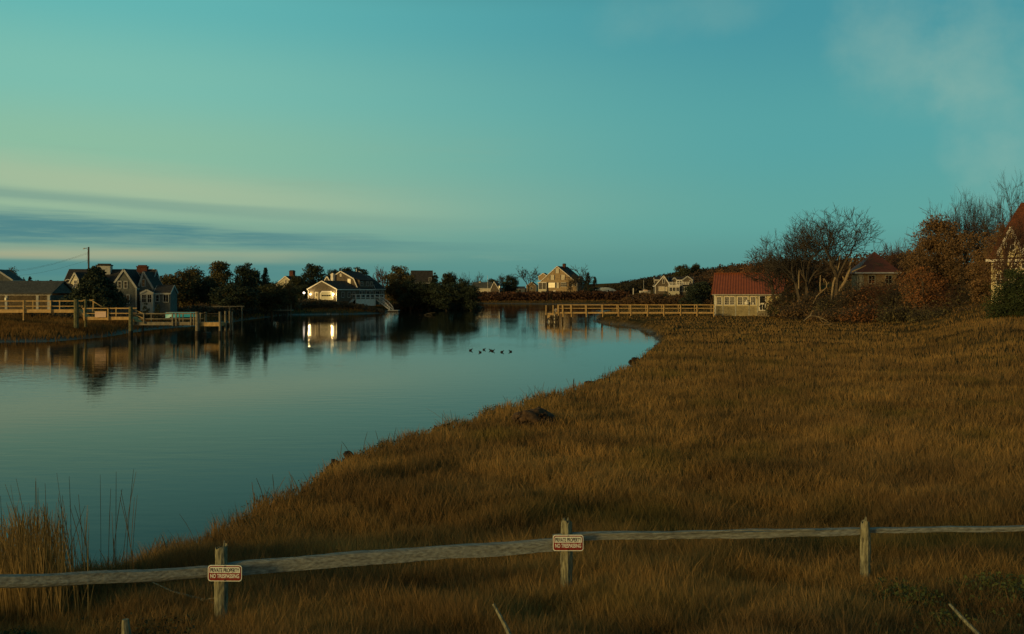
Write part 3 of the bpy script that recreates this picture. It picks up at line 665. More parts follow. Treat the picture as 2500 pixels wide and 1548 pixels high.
def carport():
    Y = 118.; s = Y/F; px0, py0 = 60, 747; q = lambda px: (px-px0)*s; zz = lambda py: (py0-py)*s
    T = empty('carport', (at(px0, Y), Y, zt(py0, Y)), math.radians(3), 'long low open carport with grey roof and white posts left of the shingled house', 'carport')
    slab_roof(T, [(0, zz(716)), (3.4, zz(688)), (7, zz(716))], q(-60), q(124), 'x', 'roof_grey')
    MB().prism([(0, zz(716)), (7, zz(716)), (3.4, zz(688))], q(122), q(123), 'x').build('gable_wall', 'shingle_pale', T)
    MB().box(q(-60), q(123), 6.6, 6.9, -1, zz(716)).build('back_wall', 'shingle', T)
    MB().box(q(-60), q(123), -.02, .16, zz(721), zz(716)).build('beam', 'white', T)
    for px in (-45, 17, 91, 118): MB().box(q(px)-.16, q(px)+.16, -.10, .20, -1, zz(721)-.01).build('post', 'white_dull', T)
    MB().box(q(108), q(122), .2, 6.5, -1, zz(721)).build('storage_wall', 'shingle', T)
    o = MB().box(q(15), q(16.6), -.26, -.12, zz(733), zz(727)).build('wall_lamp', 'warmglow', T)
    T2 = empty('shed', (at(0, 140), 140, gz(at(0,140),140)), .2, 'small grey gabled outbuilding at the left edge behind the carport', 'shed')
    s2 = 140/F; zt2 = lambda py: zt(py, 140)-T2.location.z
    block(T2, -2.6, 1.75, 0, 5, -1, zt2(684), zt2(660), axis='y', apex=-.4, wall='shingle_pale', roof='roof_grey', trim='white_dull', ov=.15)
    window(T2, 'S', 0, .1, .9, .7, .9, fr='white_dull')
carport()
# utility pole with wires behind the shingled house
def utility_pole():
    Y = 150.; X = at(216.5, Y); zb = gz(X, Y); T = empty('utility_pole', (X, Y, zb), 0, 'wooden utility pole with lamp arm rising behind the shingled house', 'utility pole')
    top = zt(603, Y)-zb
    MB().tube([(0,0,-.5),(0,0,top)], [.17,.13], 8).build('pole', 'bark', T)
    MB().bar((0,0,top-.15),(-.62,0,top-.22),.06).bar((0,0,top-.6),(-.4,0,top-.2),.04).build('arm', 'shutter', T)
    MB().tube([(-.55,0,top-.22),(-.8,0,top-.25),(-.95,0,top-.36)], [.07,.11,.05], 8).build('lamp_head', 'white_dull', T)
    m = MB()
    for (zz_, px, py) in ((top-.9,-40,664),(top-2.2,-40,676),(top-1.1,-60,670)):
        pts = []; a = Vector((0,0,zz_)); b_ = Vector((at(px,Y)-X, 4, zt(py,Y)-zb))
        for i in range(9): t = i/8; p = a.lerp(b_, t); p.z -= .6*math.sin(math.pi*t); pts.append(p)
        m.tube(pts, [.011]*9, 4)
    m.tube([(-.1,0,top-.3),(-.3,.1,top-1.6),(-.22,0,top-2.8)],[.02]*3,4)
    m.build('wires', 'shutter', T)
utility_pole()

# -- middle: house with lit garage
def garage_house():
    Y = 214.; s = Y/F; th = -math.radians(30); px0 = 752.6; X0 = at(px0, Y)
    zb = zt(735, Y); T = empty('waterside_house', (X0, Y, zb), th, 'grey shingled house with lamplit garage gable, white railed deck and dormer by the water', 'house')
    zz = lambda py: (735-py)*s
    Wg = 8.9
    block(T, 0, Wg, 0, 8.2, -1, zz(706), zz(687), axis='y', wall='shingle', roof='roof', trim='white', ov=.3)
    # arched garage door
    gx = lambda px: (49.17+(px-CX)/F*214)/(.866+.5*(px-CX)/F)
    x0, x1 = gx(782.6), gx(812.7); z1 = zz(712)
    fr = MB(); c_ = .45
    fr.prism([(x0-.15,.3),(x1+.15,.3),(x1+.15,z1-c_),(x1-c_,z1+.15),(x0+c_,z1+.15),(x0-.15,z1-c_)], -.10, .02, 'y'); 
    d = fr.build('garage_door', 'white', T)
    dm = MB().prism([(x0+.12,.3),(x1-.12,.3),(x1-.12,z1-c_-.1),(x1-c_-.1,z1-.12),(x0+c_+.1,z1-.12),(x0+.12,z1-c_-.1)], -.14, -.11, 'y'); dm.build('door_panel', 'clapboard', d)
    pn = MB()
    for i in range(4): a = x0+.42+i*(x1-x0-.84)/4; pn.box(a+.06, a+(x1-x0-.84)/4-.06, -.17, -.12, zz(723), zz(720))
    pn.build('pane', 'glass', d)
    xa, xb = gx(770), gx(777)
    d2 = MB().box(xa-.1, xb+.1, -.08, .02, .3, zz(712.8)).build('door', 'white', T); MB().box(xa, xb, -.12, -.085, .35, zz(714)).build('panel', 'curtain', d2)
    MB().tube([((xa+xb)/2, -.14, zz(719)+.28), ((xa+xb)/2+.2, -.14, zz(719)), ((xa+xb)/2, -.14, zz(719)-.28), ((xa+xb)/2-.2, -.14, zz(719)),((xa+xb)/2, -.14, zz(719)+.28)], [.06]*5, 6).build('wreath', 'needle', d2)
    for px in (759.5, 815.5):
        a = gx(px); L_ = MB().tube([(a,-.22,zz(720)),(a,-.22,zz(717.4)),(a,-.22,zz(716))], [.09,.13,.04], 8).build('wall_lamp', 'lamp', T)
        MB().box(a-.05, a+.05, -.14, .0, zz(719), zz(716.4)).build('bracket', 'shutter', L_)
        ld = bpy.data.lights.new('wall_lamp_light', 'POINT'); ld.energy = 150; ld.color = (1,.70,.30); ld.shadow_soft_size = .12
        lo = bpy.data.objects.new('wall_lamp_light', ld); C.objects.link(lo); lo.parent = T; lo.location = (a, -.75, zz(718))
    # main body, gambrel gable
    A = 3.1
    gp = [(-2, 3.6), (-.6, 5.4), (A, 7.25), (7.2, 5.4), (8.5, 3.0)]
    block(T, -2, 8.5, 8.3, 14.6, -1, 3, 7.2, axis='y', wall='shingle', roof='roof', trim='white', extra=gp, ov=.25)
    window(T, 'S', 8.3, 5.7, 4.1, .85, 1.25, pane='warmglow'); window(T, 'S', 8.3, A-.1, 6.1, .35, .5, nx=1, nz=1, pane='curtain')
    # little lit dormer gable and chimney left of the big gable
    block(T, -1.2, .3, 7.2, 9.4, 4.0, 5.1, 6.0, axis='y', wall='shingle', roof='roof', trim='white', ov=.12)
    window(T, 'S', 7.2, -.45, 4.3, .5, .6)
    chimney(T, .5, 1.3, 7.4, 8.2, 3.2, 6.5, 'white', 'white')
    # shed dormer down the side with three windows
    D = MB().prism([(6.4,4.9),(8.45,3.1),(8.45,5.0),(6.4,5.75)], 8.9, 14.3, 'y').build('dormer', 'shingle', T)
    MB().bar((8.7,11.6,5.02),(6.0,11.6,5.97),5.9,.12, up=(0,0,1)).build('dormer_roof', 'roof', T)
    for y_ in (9.7, 11.9, 13.4): window(T, 'E', 8.46, y_, 3.75, .8, .9, fr='white_dull')
    gp2 = [(-1.5, 3.0), (A, 6.3), (8.3, 3.0)]
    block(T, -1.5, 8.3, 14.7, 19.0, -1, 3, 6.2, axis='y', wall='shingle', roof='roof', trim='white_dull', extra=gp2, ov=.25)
    for y_, w_ in ((9.2,.6),(10.4,.7),(12.0,.9),(13.6,.7)): window(T, 'E', 8.5, y_, .9, w_, 1.5, fr='white_dull')
    for y_, w_ in ((16.0,1.3),(18.1,.6)): window(T, 'E', 8.3, y_, .9, w_, 1.5, fr='white_dull')
    for y_ in (2.2, 4.4, 6.2): window(T, 'E', Wg, y_, .9, .7, 1.2, fr='white_dull')
    chimney(T, A-.5, A+.5, 14.8, 15.6, 5.8, 7.1, 'white_dull', 'white'); MB().tube([(A+.2,13.9,6.9),(A+.2,13.9,8.1)],[.09,.09],6).build('vent_pipe', 'white', T)
    # deck with white railing on the water side
    dk = MB().box(8.95, 10.5, 5.0, 15.9, .50, .66).build('deck', 'dock_grey', T)
    r_ = MB(); 
    for y_ in np.linspace(5.1, 15.8, 7): r_.box(10.43, 10.59, y_-.09, y_+.09, -.9, 1.58)
    r_.box(10.43, 10.59, 5.0, 15.9, 1.52, 1.62); r_.box(10.47, 10.55, 5.0, 15.9, .78, .86)
    for y_ in (5.1, 15.8): r_.box(8.95, 10.5, y_-.04, y_+.04, 1.52, 1.62)
    r_.build('railing', 'white', T)
    MB().box(10.46, 10.52, 5.1, 12.6, -1.2, .45).build('lattice', 'white', T)
    MB().bar((10.0,4.9,.5),(10.0,3.2,-.7),.9,.1).build('steps', 'white_dull', T)
    # globe lamp on a short post left of the garage
    X, Yg = at(742, 213), 213.; zg = gz(X, Yg); G = empty('garden_lamp', (X, Yg, zg), 0, 'glowing globe garden lamp on a post left of the lamplit garage', 'lamp')
    hz = zt(715, Yg)-zg
    MB().tube([(0,0,-.1),(0,0,hz-.2)],[.04,.035],6).build('post', 'shutter', G)
    me = bpy.data.meshes.new('globe'); b_ = bmesh.new(); bmesh.ops.create_icosphere(b_, subdivisions=2, radius=.24); b_.to_mesh(me); b_.free(); o = link('globe', me, MAT['globe'], G); o.location = (0,0,hz)
garage_house()
def gangway():
    Y = 217.; a = Vector((at(921, 221), 221, zt(731, 221))); b_ = Vector((at(955, Y), Y, .45)); T = empty('gangway', a, 0, 'sloping white gangway with arched truss rails down to the float', 'gangway')
    d = b_-a; side = Vector((-d.y, d.x, 0)).normalized()*.55
    MB().bar((0,0,0), d, 1.1, .12).build('walkway', 'dock_grey', T)
    for sg in (-1, 1):
        m = MB(); o = side*sg; pts = []
        for i in range(9):
            t = i/8; pts.append(o+d*t+Vector((0,0,.15+1.05*math.sin(math.pi*min(1, .12+.80*t))**.6)))
        m.tube(pts, [.06]*9, 5)
        for i in range(0, 9): m.bar(o+d*(i/8)+Vector((0,0,.05)), pts[i], .045)
        for i in range(0, 8): m.bar(o+d*(i/8)+Vector((0,0,.05)), pts[i+1], .035)
        m.bar(o+Vector((0,0,.06)), o+d+Vector((0,0,.06)), .08, .16); m.tube([pts[-1], o+d*1.03+Vector((0,0,.1))], [.06,.06], 5)
        m.build('truss_rail', 'white', T)
    x0, x1 = at(948, Y), at(974, Y)
    Fd = empty('floating_dock', (x0, Y, 0), 0, 'low pale floating dock at the foot of the white gangway', 'dock')
    MB().box(0, x1-x0, -1.2, 1.4, .18, .40).build('deck', 'white_dull', Fd); MB().box(.1, x1-x0-.1, -1.1, 1.3, -.2, .175).build('floats', 'pile', Fd)
gangway()

# -- roofs glimpsed behind the trees
def chimney_house():
    Y = 260.; T = empty('brick_chimney_house', (at(697, Y), Y, gz(at(697,Y),Y)), -.4, 'pale gabled house with tall brick chimney showing above the pines', 'house'); z0 = T.location.z; zz = lambda py: zt(py, Y)-z0
    block(T, -3.2, 3.2, 0, 7, -1, zz(693), zz(675), axis='y', wall='clapboard', roof='roof', trim='white', ov=.2)
    chimney(T, -.6, .8, 2.5, 3.6, zz(680), zz(662), 'brick', 'shutter'); window(T, 'S', 0, .2, zz(690), .6, .9); window(T, 'S', 0, -1.5, zz(708), .7, 1.1); window(T, 'S', 0, 1.5, zz(708), .7, 1.1)
    Y = 300.; T = empty('dark_roofed_house', (at(1034, Y), Y, gz(at(1034,Y),Y)), .15, 'dark roofed house half hidden behind the evergreens on the point', 'house'); z0 = T.location.z; zz = lambda py: zt(py, Y)-z0
    block(T, -4.0, 3.2, 0, 7, -1, zz(690), zz(661), axis='x', wall='shingle', roof='roof', trim='white_dull', ov=.2); window(T, 'S', 0, 2.2, zz(686), .8, 1.1, fr='white_dull')
chimney_house()
def cottage():
    Y = 400.; s = Y/F; T = empty('shore_cottage', (at(1185, Y), Y, zt(719, Y)), -.12, 'low cream cottage with grey roof and flagpole beyond the evergreen point', 'cottage'); z0 = T.location.z; zz = lambda py: zt(py, Y)-z0; q = lambda px: (px-1185)*s
    block(T, q(1152), q(1197), 0, 7, -2, zz(703), zz(689.5), axis='x', wall='clapboard', roof='roof_grey', trim='white_dull', ov=.3)
    for px in (1160, 1173, 1182, 1191): window(T, 'S', 0, q(px), zz(712), 1.2, 1.3, pane='curtain')
    block(T, q(1198), q(1220), -1, 7, -2, zz(708), zz(688), axis='y', wall='shingle', roof='roof_grey', trim='white', apex=q(1207), ov=.3)
    chimney(T, q(1166), q(1171), 3, 4.4, zz(692), zz(687), 'white_dull', 'shutter')
    o = MB().box(q(1219), q(1221.5), -1.5, -1.35, zz(704), zz(698)).build('lit_lamp', 'warmglow', T)
    X, Yf = at(1190.5, 390), 390.; zf = gz(X, Yf); P_ = empty('flagpole', (X, Yf, zf), 0, 'thin white flagpole in front of the cream cottage', 'flagpole')
    MB().tube([(0,0,0),(0,0,zt(674,Yf)-zf)],[.09,.05],6).build('pole', 'white', P_); MB().tube([(0,0,zt(674,Yf)-zf),(0,0,zt(673,Yf)-zf)],[.12,.12],6).build('finial', 'white', P_)
cottage()
def centre_house():
    Y = 400.; s = Y/F; th = -math.radians(24); c_ = math.cos(th); px0 = 1316; T = empty('gabled_house', (at(px0, Y), Y, zt(717, Y)), th, 'tall tan shingled house with broad white-edged gable, dark shutters and chimney beyond the pier', 'house')
    z0 = T.location.z; zz = lambda py: zt(py, Y)-z0; q = lambda px: (px-px0)*s/c_
    W = q(1406); A = q(1359.5)
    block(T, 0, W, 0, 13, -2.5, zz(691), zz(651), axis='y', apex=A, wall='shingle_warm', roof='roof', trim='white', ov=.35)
    window(T, 'S', 0, q(1359.5), zz(667), 1.35, 2.0, shutters=True, pane='curtain')
    for px in (1348, 1373): 
        window(T, 'S', 0, q(px), zz(683), 1.5, 2.0, shutters=True, pane='curtain')
    window(T, 'S', 0, q(1346), zz(702), 3.4, 2.1, pane='warmglow', nx=4)  # curtained pane; the warm sunset light on it is put in as emission
    for px in (1337.3, 1355.2): MB().box(q(px)-.2, q(px)+.2, -.08, 0, zz(702), zz(690.5)).build('shutter', 'shutter', T)
    window(T, 'S', 0, q(1360.5), zz(703), .85, 2.2, pane='curtain', nx=1, nz=2, name='door', shutters=True)
    window(T, 'S', 0, q(1374.5), zz(700), 2.2, 1.8, nx=4, shutters=True)
    for px in (1394, 1402): window(T, 'S', 0, q(px), zz(699), .8, 1.5, nx=1)
    # glazed corner porch
    pw = q(1336)
    MB().box(.1, pw, -1.2, -.02, -1.5, zz(706)).build('porch_wall', 'clapboard', T); MB().box(-.1, pw+.1, -1.4, -.02, zz(690.5), zz(689)).build('porch_roof', 'white', T)
    m = MB()
    for a in (.1, pw/2, pw-.2): m.box(a, a+.16, -1.2, -1.04, zz(706), zz(690.5))
    m.build('porch_post', 'white', T); MB().box(.3, pw-.2, -1.0, -.95, zz(706), zz(690.5)).build('porch_screen', 'glass', T)
    chimney(T, A+.6, A+1.8, 5.0, 6.4, zz(660), zz(645), 'brick', 'shutter')
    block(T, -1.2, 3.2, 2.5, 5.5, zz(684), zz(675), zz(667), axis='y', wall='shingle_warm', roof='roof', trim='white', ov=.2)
    window(T, 'E', W, 3, zz(703), 1, 1.5); window(T, 'E', W, 7, zz(703), 1, 1.5)
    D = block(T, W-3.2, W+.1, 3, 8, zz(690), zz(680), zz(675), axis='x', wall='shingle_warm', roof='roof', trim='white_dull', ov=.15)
    MB().box(q(1350), q(1356), -.1, 0, zz(712), zz(709.5)).build('basement_vent', 'white', T)
centre_house()
def small_bits():
    Y = 430.; T = empty('small_shingled_house', (at(1297, Y), Y, gz(at(1297,Y),Y)), -.2, 'small shingled gable house behind the bare tree left of the tall house', 'house'); z0 = T.location.z; zz = lambda py: zt(py, Y)-z0
    block(T, -2.4, 2.4, 0, 6, -1, zz(698), zz(689), axis='y', wall='shingle_warm', roof='roof', trim='white', ov=.2); window(T, 'S', 0, 0, zz(707), .9, 1.1)
    Y = 430.; T = empty('low_wing_house', (at(1270, Y), Y, gz(at(1270,Y),Y)), 0, 'low pale cottage half hidden by bushes between the two round trees', 'cottage'); z0 = T.location.z; zz = lambda py: zt(py, Y)-z0
    block(T, -3.2, 2.2, 0, 6, -1, zz(705), zz(700), axis='x', wall='clapboard', roof='roof_grey', trim='white_dull', ov=.2); window(T, 'S', 0, 0, zz(712), .9, 1.0)
    # white membrane roof
    Y = 430.; z0 = gz(at(1478, Y), Y); T = empty('white_tent', (at(1478, Y), Y, z0), 0, 'shallow white tent roof showing above the scrub right of the tall house', 'tent'); zz = lambda py: zt(py, Y)-z0
    m = MB(); n = 14; w = 29*Y/F
    pr = [(w*math.cos(math.pi*i/n), zz(713)+(zz(701.5)-zz(713))*math.sin(math.pi*i/n)**1.3) for i in range(n+1)]
    m.prism(pr, 0, 9, 'y'); m.build('canopy', 'tent', T); MB().box(-w*.8, w*.8, .3, 8.6, -.5, zz(713)-.02).build('side_wall', 'white_dull', T)
    # flagpole and post near the white trimmed house
    Y = 260.; X = at(1571.5, Y); z0 = gz(X, Y); T = empty('mast', (X, Y, z0), 0, 'bare white mast standing beside the small boat in the scrub', 'mast'); MB().tube([(0,0,0),(0,0,zt(683,Y)-z0)],[.09,.05],6).build('pole', 'white_dull', T); MB().bar((-.5,0,zt(706,Y)-z0),(.5,0,zt(706,Y)-z0),.06).build('spreader', 'white_dull', T)
    X = at(1546, Y); z0 = gz(X, Y); T = empty('marker_post', (X, Y, z0), 0, 'short white marker post left of the small boat', 'post'); MB().box(-.1,.1,-.1,.1,0,zt(704,Y)-z0).build('shaft','white',T); MB().box(-.13,.13,-.13,.13,zt(704,Y)-z0,zt(703.4,Y)-z0).build('cap','white_dull',T)
    X = at(1575, 256); z0 = zt(716, 256); T = empty('small_boat', (X, 256, z0), .2, 'small white open boat with red cover laid up in the scrub', 'boat')
    hull(T, 1.6, .5, .7, 'white', 'hull', 0); MB().prism([(-.6,.72),(.9,.72),(.5,1.0),(-.3,1.05)], -.4, .4, 'y').build('cover', 'box', T)
def hull(T, L_, B, D, mat, name='hull', z=0, flip=False):
    m = MB(); n = 9; rows = []
    for i in range(n):
        t = i/(n-1); x = -L_+2*L_*t; w = B*(1-abs(2*t-.9)**2.6*.95) if t > .45 else B*(1-.25*(.45-t)); w = max(w, .02)
        sh = D*(1+.25*t*t)
        row = [(x, -w, sh), (x, -w*.8, sh*.4), (x, 0, 0), (x, w*.8, sh*.4), (x, w, sh)]
        if flip: row = [(a, b_, D*1.2-c_) for a, b_, c_ in row]
        rows.append(row)
    vs = [(a, b_, c_+z) for r_ in rows for a, b_, c_ in r_]; fs = []
    for i in range(n-1):
        for j in range(4): k = i*5+j; fs.append((k, k+1, k+6, k+5))
        fs.append((i*5, i*5+4, (i+1)*5+4, (i+1)*5))
    fs.append((4,3,2,1,0)); fs.append(tuple((n-1)*5+j for j in range(5)))
    m.add(vs, fs); return m.build(name, mat, T)
small_bits()
def white_trim_house():
    Y = 250.; s = Y/F; px0 = 1600; T = empty('white_trimmed_house', (at(px0, Y), Y, zt(717, Y)), -.10, 'dark gabled house with bright white trim, glazed sun room and roof deck', 'house'); z0 = T.location.z; zz = lambda py: zt(py, Y)-z0; q = lambda px: (px-px0)*s
    block(T, 0, q(1635), 0, 9, -1.5, zz(697), zz(673.5), axis='y', apex=q(1620), wall='shingle', roof='roof', trim='white', ov=.25)
    block(T, -.1, 1.8, 2, 5, zz(690), zz(683), zz(678), axis='x', wall='shingle', roof='roof', trim='white', ov=.15)
    window(T, 'S', 0, q(1620), zz(691), .5, 1.05, nx=1); window(T, 'S', 0, q(1615), zz(710), 1.5, 1.1, nx=3, nz=1, pane='curtain'); window(T, 'S', 0, q(1626.5), zz(710), .35, 1.0, nx=1, pane='curtain')
    MB().box(q(1620)-.15, q(1620)+.15, -.07, 0, zz(680), zz(677)).build('gable_vent', 'white', T)
    # sun room with deck on top
    MB().box(q(1631), q(1657), -1.5, 2.5, -1.5, zz(700)).build('sun_room', 'clapboard', T)
    for i in range(3): window(T, 'S', -1.5, q(1636+8.3*i), zz(711), .70, 1.05, nx=2, nz=1)
    def rail(x0, x1, y_, za, zb_):
        m = MB(); m.box(x0, x1, y_-.05, y_+.05, zb_-.08, zb_).box(x0, x1, y_-.05, y_+.05, za, za+.08)
        for a in np.arange(x0, x1+.01, .22): m.box(a-.035, a+.035, y_-.03, y_+.03, za+.08, zb_-.08)
        for a in np.linspace(x0, x1, 4): m.box(a-.07, a+.07, y_-.07, y_+.07, za, zb_+.05)
        m.build('railing', 'white', T)
    rail(q(1631), q(1657), -1.45, zz(697.5), zz(689)); MB().box(q(1630), q(1658), -1.6, 2.6, zz(699.8), zz(697.6)).build('deck', 'white', T)
    block(T, q(1636), q(1694), 2.6, 9, -1.5, zz(692), zz(676), axis='x', wall='shingle', roof='roof', trim='white_dull', ov=.2)
    MB().box(q(1652), q(1666), 1.3, 2.5, zz(697), zz(683)).build('dormer', 'white', T); window(T, 'S', 1.3, q(1655.5), zz(694), .5, 1.0, nx=1); window(T, 'S', 1.3, q(1661.5), zz(694), .5, 1.0, nx=1)
    block(T, q(1666), q(1690), .8, 3, -1.5, zz(684), zz(675), axis='y', wall='shingle', roof='roof', trim='white_dull', ov=.15); window(T, 'S', .8, q(1685), zz(692), .4, .8, nx=1)
    block(T, q(1642), q(1652), 1.8, 3.2, zz(694), zz(683), zz(678), axis='y', wall='shingle', roof='roof', trim='white_dull', ov=.1)
    rail(q(1660), q(1679), -.6, zz(695), zz(688.5))
    MB().box(q(1658.5), q(1679), -.5, .7, -1.5, zz(699)).build('lower_porch', 'shingle', T)
    for i in range(4): window(T, 'S', -.5, q(1661.5+5*i), zz(712), .40, 1.3, nx=1, nz=1, fr='white_dull')
white_trim_house()

# -- boat house with the red roof at the end of the pier
def boathouse():
    Y = 143.; s = Y/F; px0 = 1746; zb = zt(766, Y); T = empty('boathouse', (at(px0, Y), Y, zb), -.20, 'low cream boathouse with red corrugated roof and small paned windows at the pier head', 'boathouse')
    zz = lambda py: (766-py)*s; q = lambda px: (px-px0)*s
    x1 = q(1905); D = 8.0
    MB().prism([(0,-.8),(D,-.8),(D,zz(720)),(4.0,zz(672)),(0,zz(720))], 0, x1, 'x').build('wall', 'cream', T)
    MB().box(-.01, q(1846), -.05, 0, -.6, zz(747)).build('shingle_skirt', 'skirt', T)
    # corrugated roof: ribs are geometry
    m = MB(); n = 27; L_ = x1+1.0; xs = np.linspace(-.5, -.5+L_, n*3+1)
    eave = (-.65, zz(719)); ridge = (4.0, zz(666.5)); back = (8.6, zz(719))
    vs = []; fs = []
    for i, x_ in enumerate(xs):
        b_ = .07 if i % 3 == 1 else 0.0; t = i/(len(xs)-1)
        for (yy, z_) in (eave, ridge, back): vs.append((x_+(.5*(1-t) if z_ == ridge[1] else 0), yy, z_+b_))
    for i in range(len(xs)-1):
        for j in range(2): k = i*3+j; fs.append((k, k+3, k+4, k+1))
    nb = len(vs); vs += [(a, b2, c2-.10-(.07 if (i//3) % 3 == 1 else 0)) for i, (a, b2, c2) in enumerate(vs)]
    fs += [tuple(reversed([v_+nb for v_ in f])) for f in list(fs)]
    for i in range(len(xs)-1): fs.append((i*3, i*3+nb, (i+1)*3+nb, (i+1)*3)); fs.append((i*3+2, (i+1)*3+2, (i+1)*3+2+nb, i*3+2+nb))
    for j in range(2):
        fs.append((j, j+1, j+1+nb, j+nb)); k = (len(xs)-1)*3+j; fs.append((k+1, k, k+nb, k+1+nb))
    m.add(vs, fs); rf = m.build('roof', 'redroof', T)
    MB().bar((-.1, 4.0, zz(665.6)), (x1+.5, 4.0, zz(665.6)), .35, .10).build('ridge_cap', 'redroof', rf)
    MB().box(-.5, x1+.5, -.66, -.58, zz(720.6), zz(718.6)).build('fascia', 'white_dull', T)
    for a, b_, nx in ((1750,1761,3),(1768,1779,3),(1781,1791,3),(1799,1810,3),(1812,1822,3),(1830,1841,3)):
        window(T, 'S', 0, q((a+b_)/2), zz(743.5), (b_-a-1.5)*s, 18*s, nx=nx, nz=4, fr='white', fw=.10)
    for px in (1764.5, 1794.5, 1826, 1846): MB().box(q(px)-.06, q(px)+.06, -.09, 0, -.5, zz(721)).build('batten', 'white_dull', T)
    MB().box(-.06, .12, -.08, .1, -.8, zz(720)).build('corner_board', 'white', T)
    # glazed door, and the white bowls standing in the window
    d = MB().box(q(1849), q(1865), -.07, .0, zz(758), zz(721)).build('door', 'white', T)
    MB().box(q(1851), q(1863), -.10, -.072, zz(739), zz(723)).box(q(1851.5), q(1856), -.10, -.072, zz(756), zz(743)).box(q(1858), q(1862.5), -.10, -.072, zz(756), zz(743)).build('pane', 'glass', d)
    MB().box(q(1845), q(1872), -.9, -.11, -.6, zz(762)).box(q(1848), q(1868), -.5, -.11, zz(762)+.003, zz(759)).build('doorstep', 'dock_grey', T)
    for px, r_ in ((1821, .38), (1836, .17)):
        o = MB().tube([(q(px), -.16, zz(743)), (q(px), -.16, zz(743)+r_*.9), (q(px)-.02, -.16, zz(743)+r_*1.3), (q(px), -.16, zz(743)+r_*2)], [r_*.9, r_, r_*.5, .06], 10).build('white_vase', 'white', T)
boathouse()

# -- the long pier to the boathouse
def pier():
    Y = 140.; s = Y/F; zd = zt(762.5, Y); X0 = at(1350, Y); T = empty('pier', (at(1345, Y), Y, 0), 0, 'long golden timber pier with two-rail fence running to the red-roofed boathouse', 'pier'); ox = at(1345, Y)
    q = lambda px: at(px, Y)-ox; zr = zt(744.5, Y); zm = zt(752.8, Y)
    dk = MB(); 
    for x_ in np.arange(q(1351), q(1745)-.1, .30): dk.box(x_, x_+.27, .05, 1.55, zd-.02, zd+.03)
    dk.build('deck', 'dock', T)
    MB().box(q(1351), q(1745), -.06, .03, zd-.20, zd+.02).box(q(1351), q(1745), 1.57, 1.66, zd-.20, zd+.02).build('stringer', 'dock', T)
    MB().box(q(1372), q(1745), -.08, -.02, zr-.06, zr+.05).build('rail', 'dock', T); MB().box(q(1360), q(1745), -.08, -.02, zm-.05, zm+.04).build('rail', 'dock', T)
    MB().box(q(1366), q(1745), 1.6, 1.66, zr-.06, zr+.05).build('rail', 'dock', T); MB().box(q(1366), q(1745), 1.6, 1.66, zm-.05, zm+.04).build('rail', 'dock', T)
    for px, zt_ in ((1363,zr+.05),(1374,zr+.05),(1394.5,zr+.05),(1431,zr+.05),(1471,zr+.05),(1509,zr+.05),(1539.5,zr+.05),(1580,zr+.05),(1620,zr+.05),(1661,zr+.05),(1701,zr+.05),(1742,zr+.05)):
        x_ = q(px); zf = -.9
        MB().box(x_-.07, x_+.07, -.20, -.085, zt(774, Y), zt_).build('post', 'dock', T)
        MB().tube([(x_, -.14, zf), (x_, -.14, zt(774, Y)-.005)], [.11, .10], 7).build('pile', 'pile', T)
        MB().box(x_-.06, x_+.06, 1.67, 1.78, zd-.2, zt_).build('post', 'dock', T); MB().tube([(x_+.02, 1.72, zf), (x_+.02, 1.72, zd-.21)], [.10, .09], 7).build('pile', 'pile', T)
        MB().box(x_-.05, x_+.05, -.05, 1.6, zd-.34, zd-.21).build('crossbeam', 'pile', T)
    # lower landing at the head with cross braces
    zl = zt(765, Y)
    MB().box(q(1332), q(1350.6), -.15, 1.5, zl-.22, zl+.03).build('landing', 'dock', T); MB().box(q(1333), q(1350), -.20, -.155, zl-.75, zl-.30).build('brace_board', 'dock', T)
    for px in (1332.8, 1350): 
        MB().box(q(px)-.07, q(px)+.07, -.30, -.16, zl-.3, zt(745, Y)).build('post', 'dock', T)
    for px in (1332.8, 1345, 1350, 1358, 1364):
        for y_ in (-.22, 1.4): MB().tube([(q(px), y_, -.9), (q(px), y_, zl-.31)], [.12, .11], 7).build('pile', 'pile', T)
    m = MB(); 
    for a, b_ in ((1333,1345),(1345,1351),(1351,1364)):
        m.bar((q(a), -.34, .15), (q(b_), -.34, zl-.45), .12, .16).bar((q(a), 1.55, zl-.45), (q(b_), 1.55, .15), .12, .16)
    m.build('cross_brace', 'pile', T)
    R_ = empty('life_ring', (at(1357, Y), Y-.12, zt(757, Y)), 0, 'small white and red life ring hung near the head of the pier', 'life ring')
    pts = [(.17*math.cos(t), 0, .17*math.sin(t)) for t in np.linspace(0, 2*math.pi, 13)]; MB().tube(pts, [.06]*13, 6, cap=False).build('ring', 'white', R_)
    MB().bar((.13,-.02,-.1),(.18,-.02,.06),.14,.10).build('band', 'sign_r', R_)
pier()

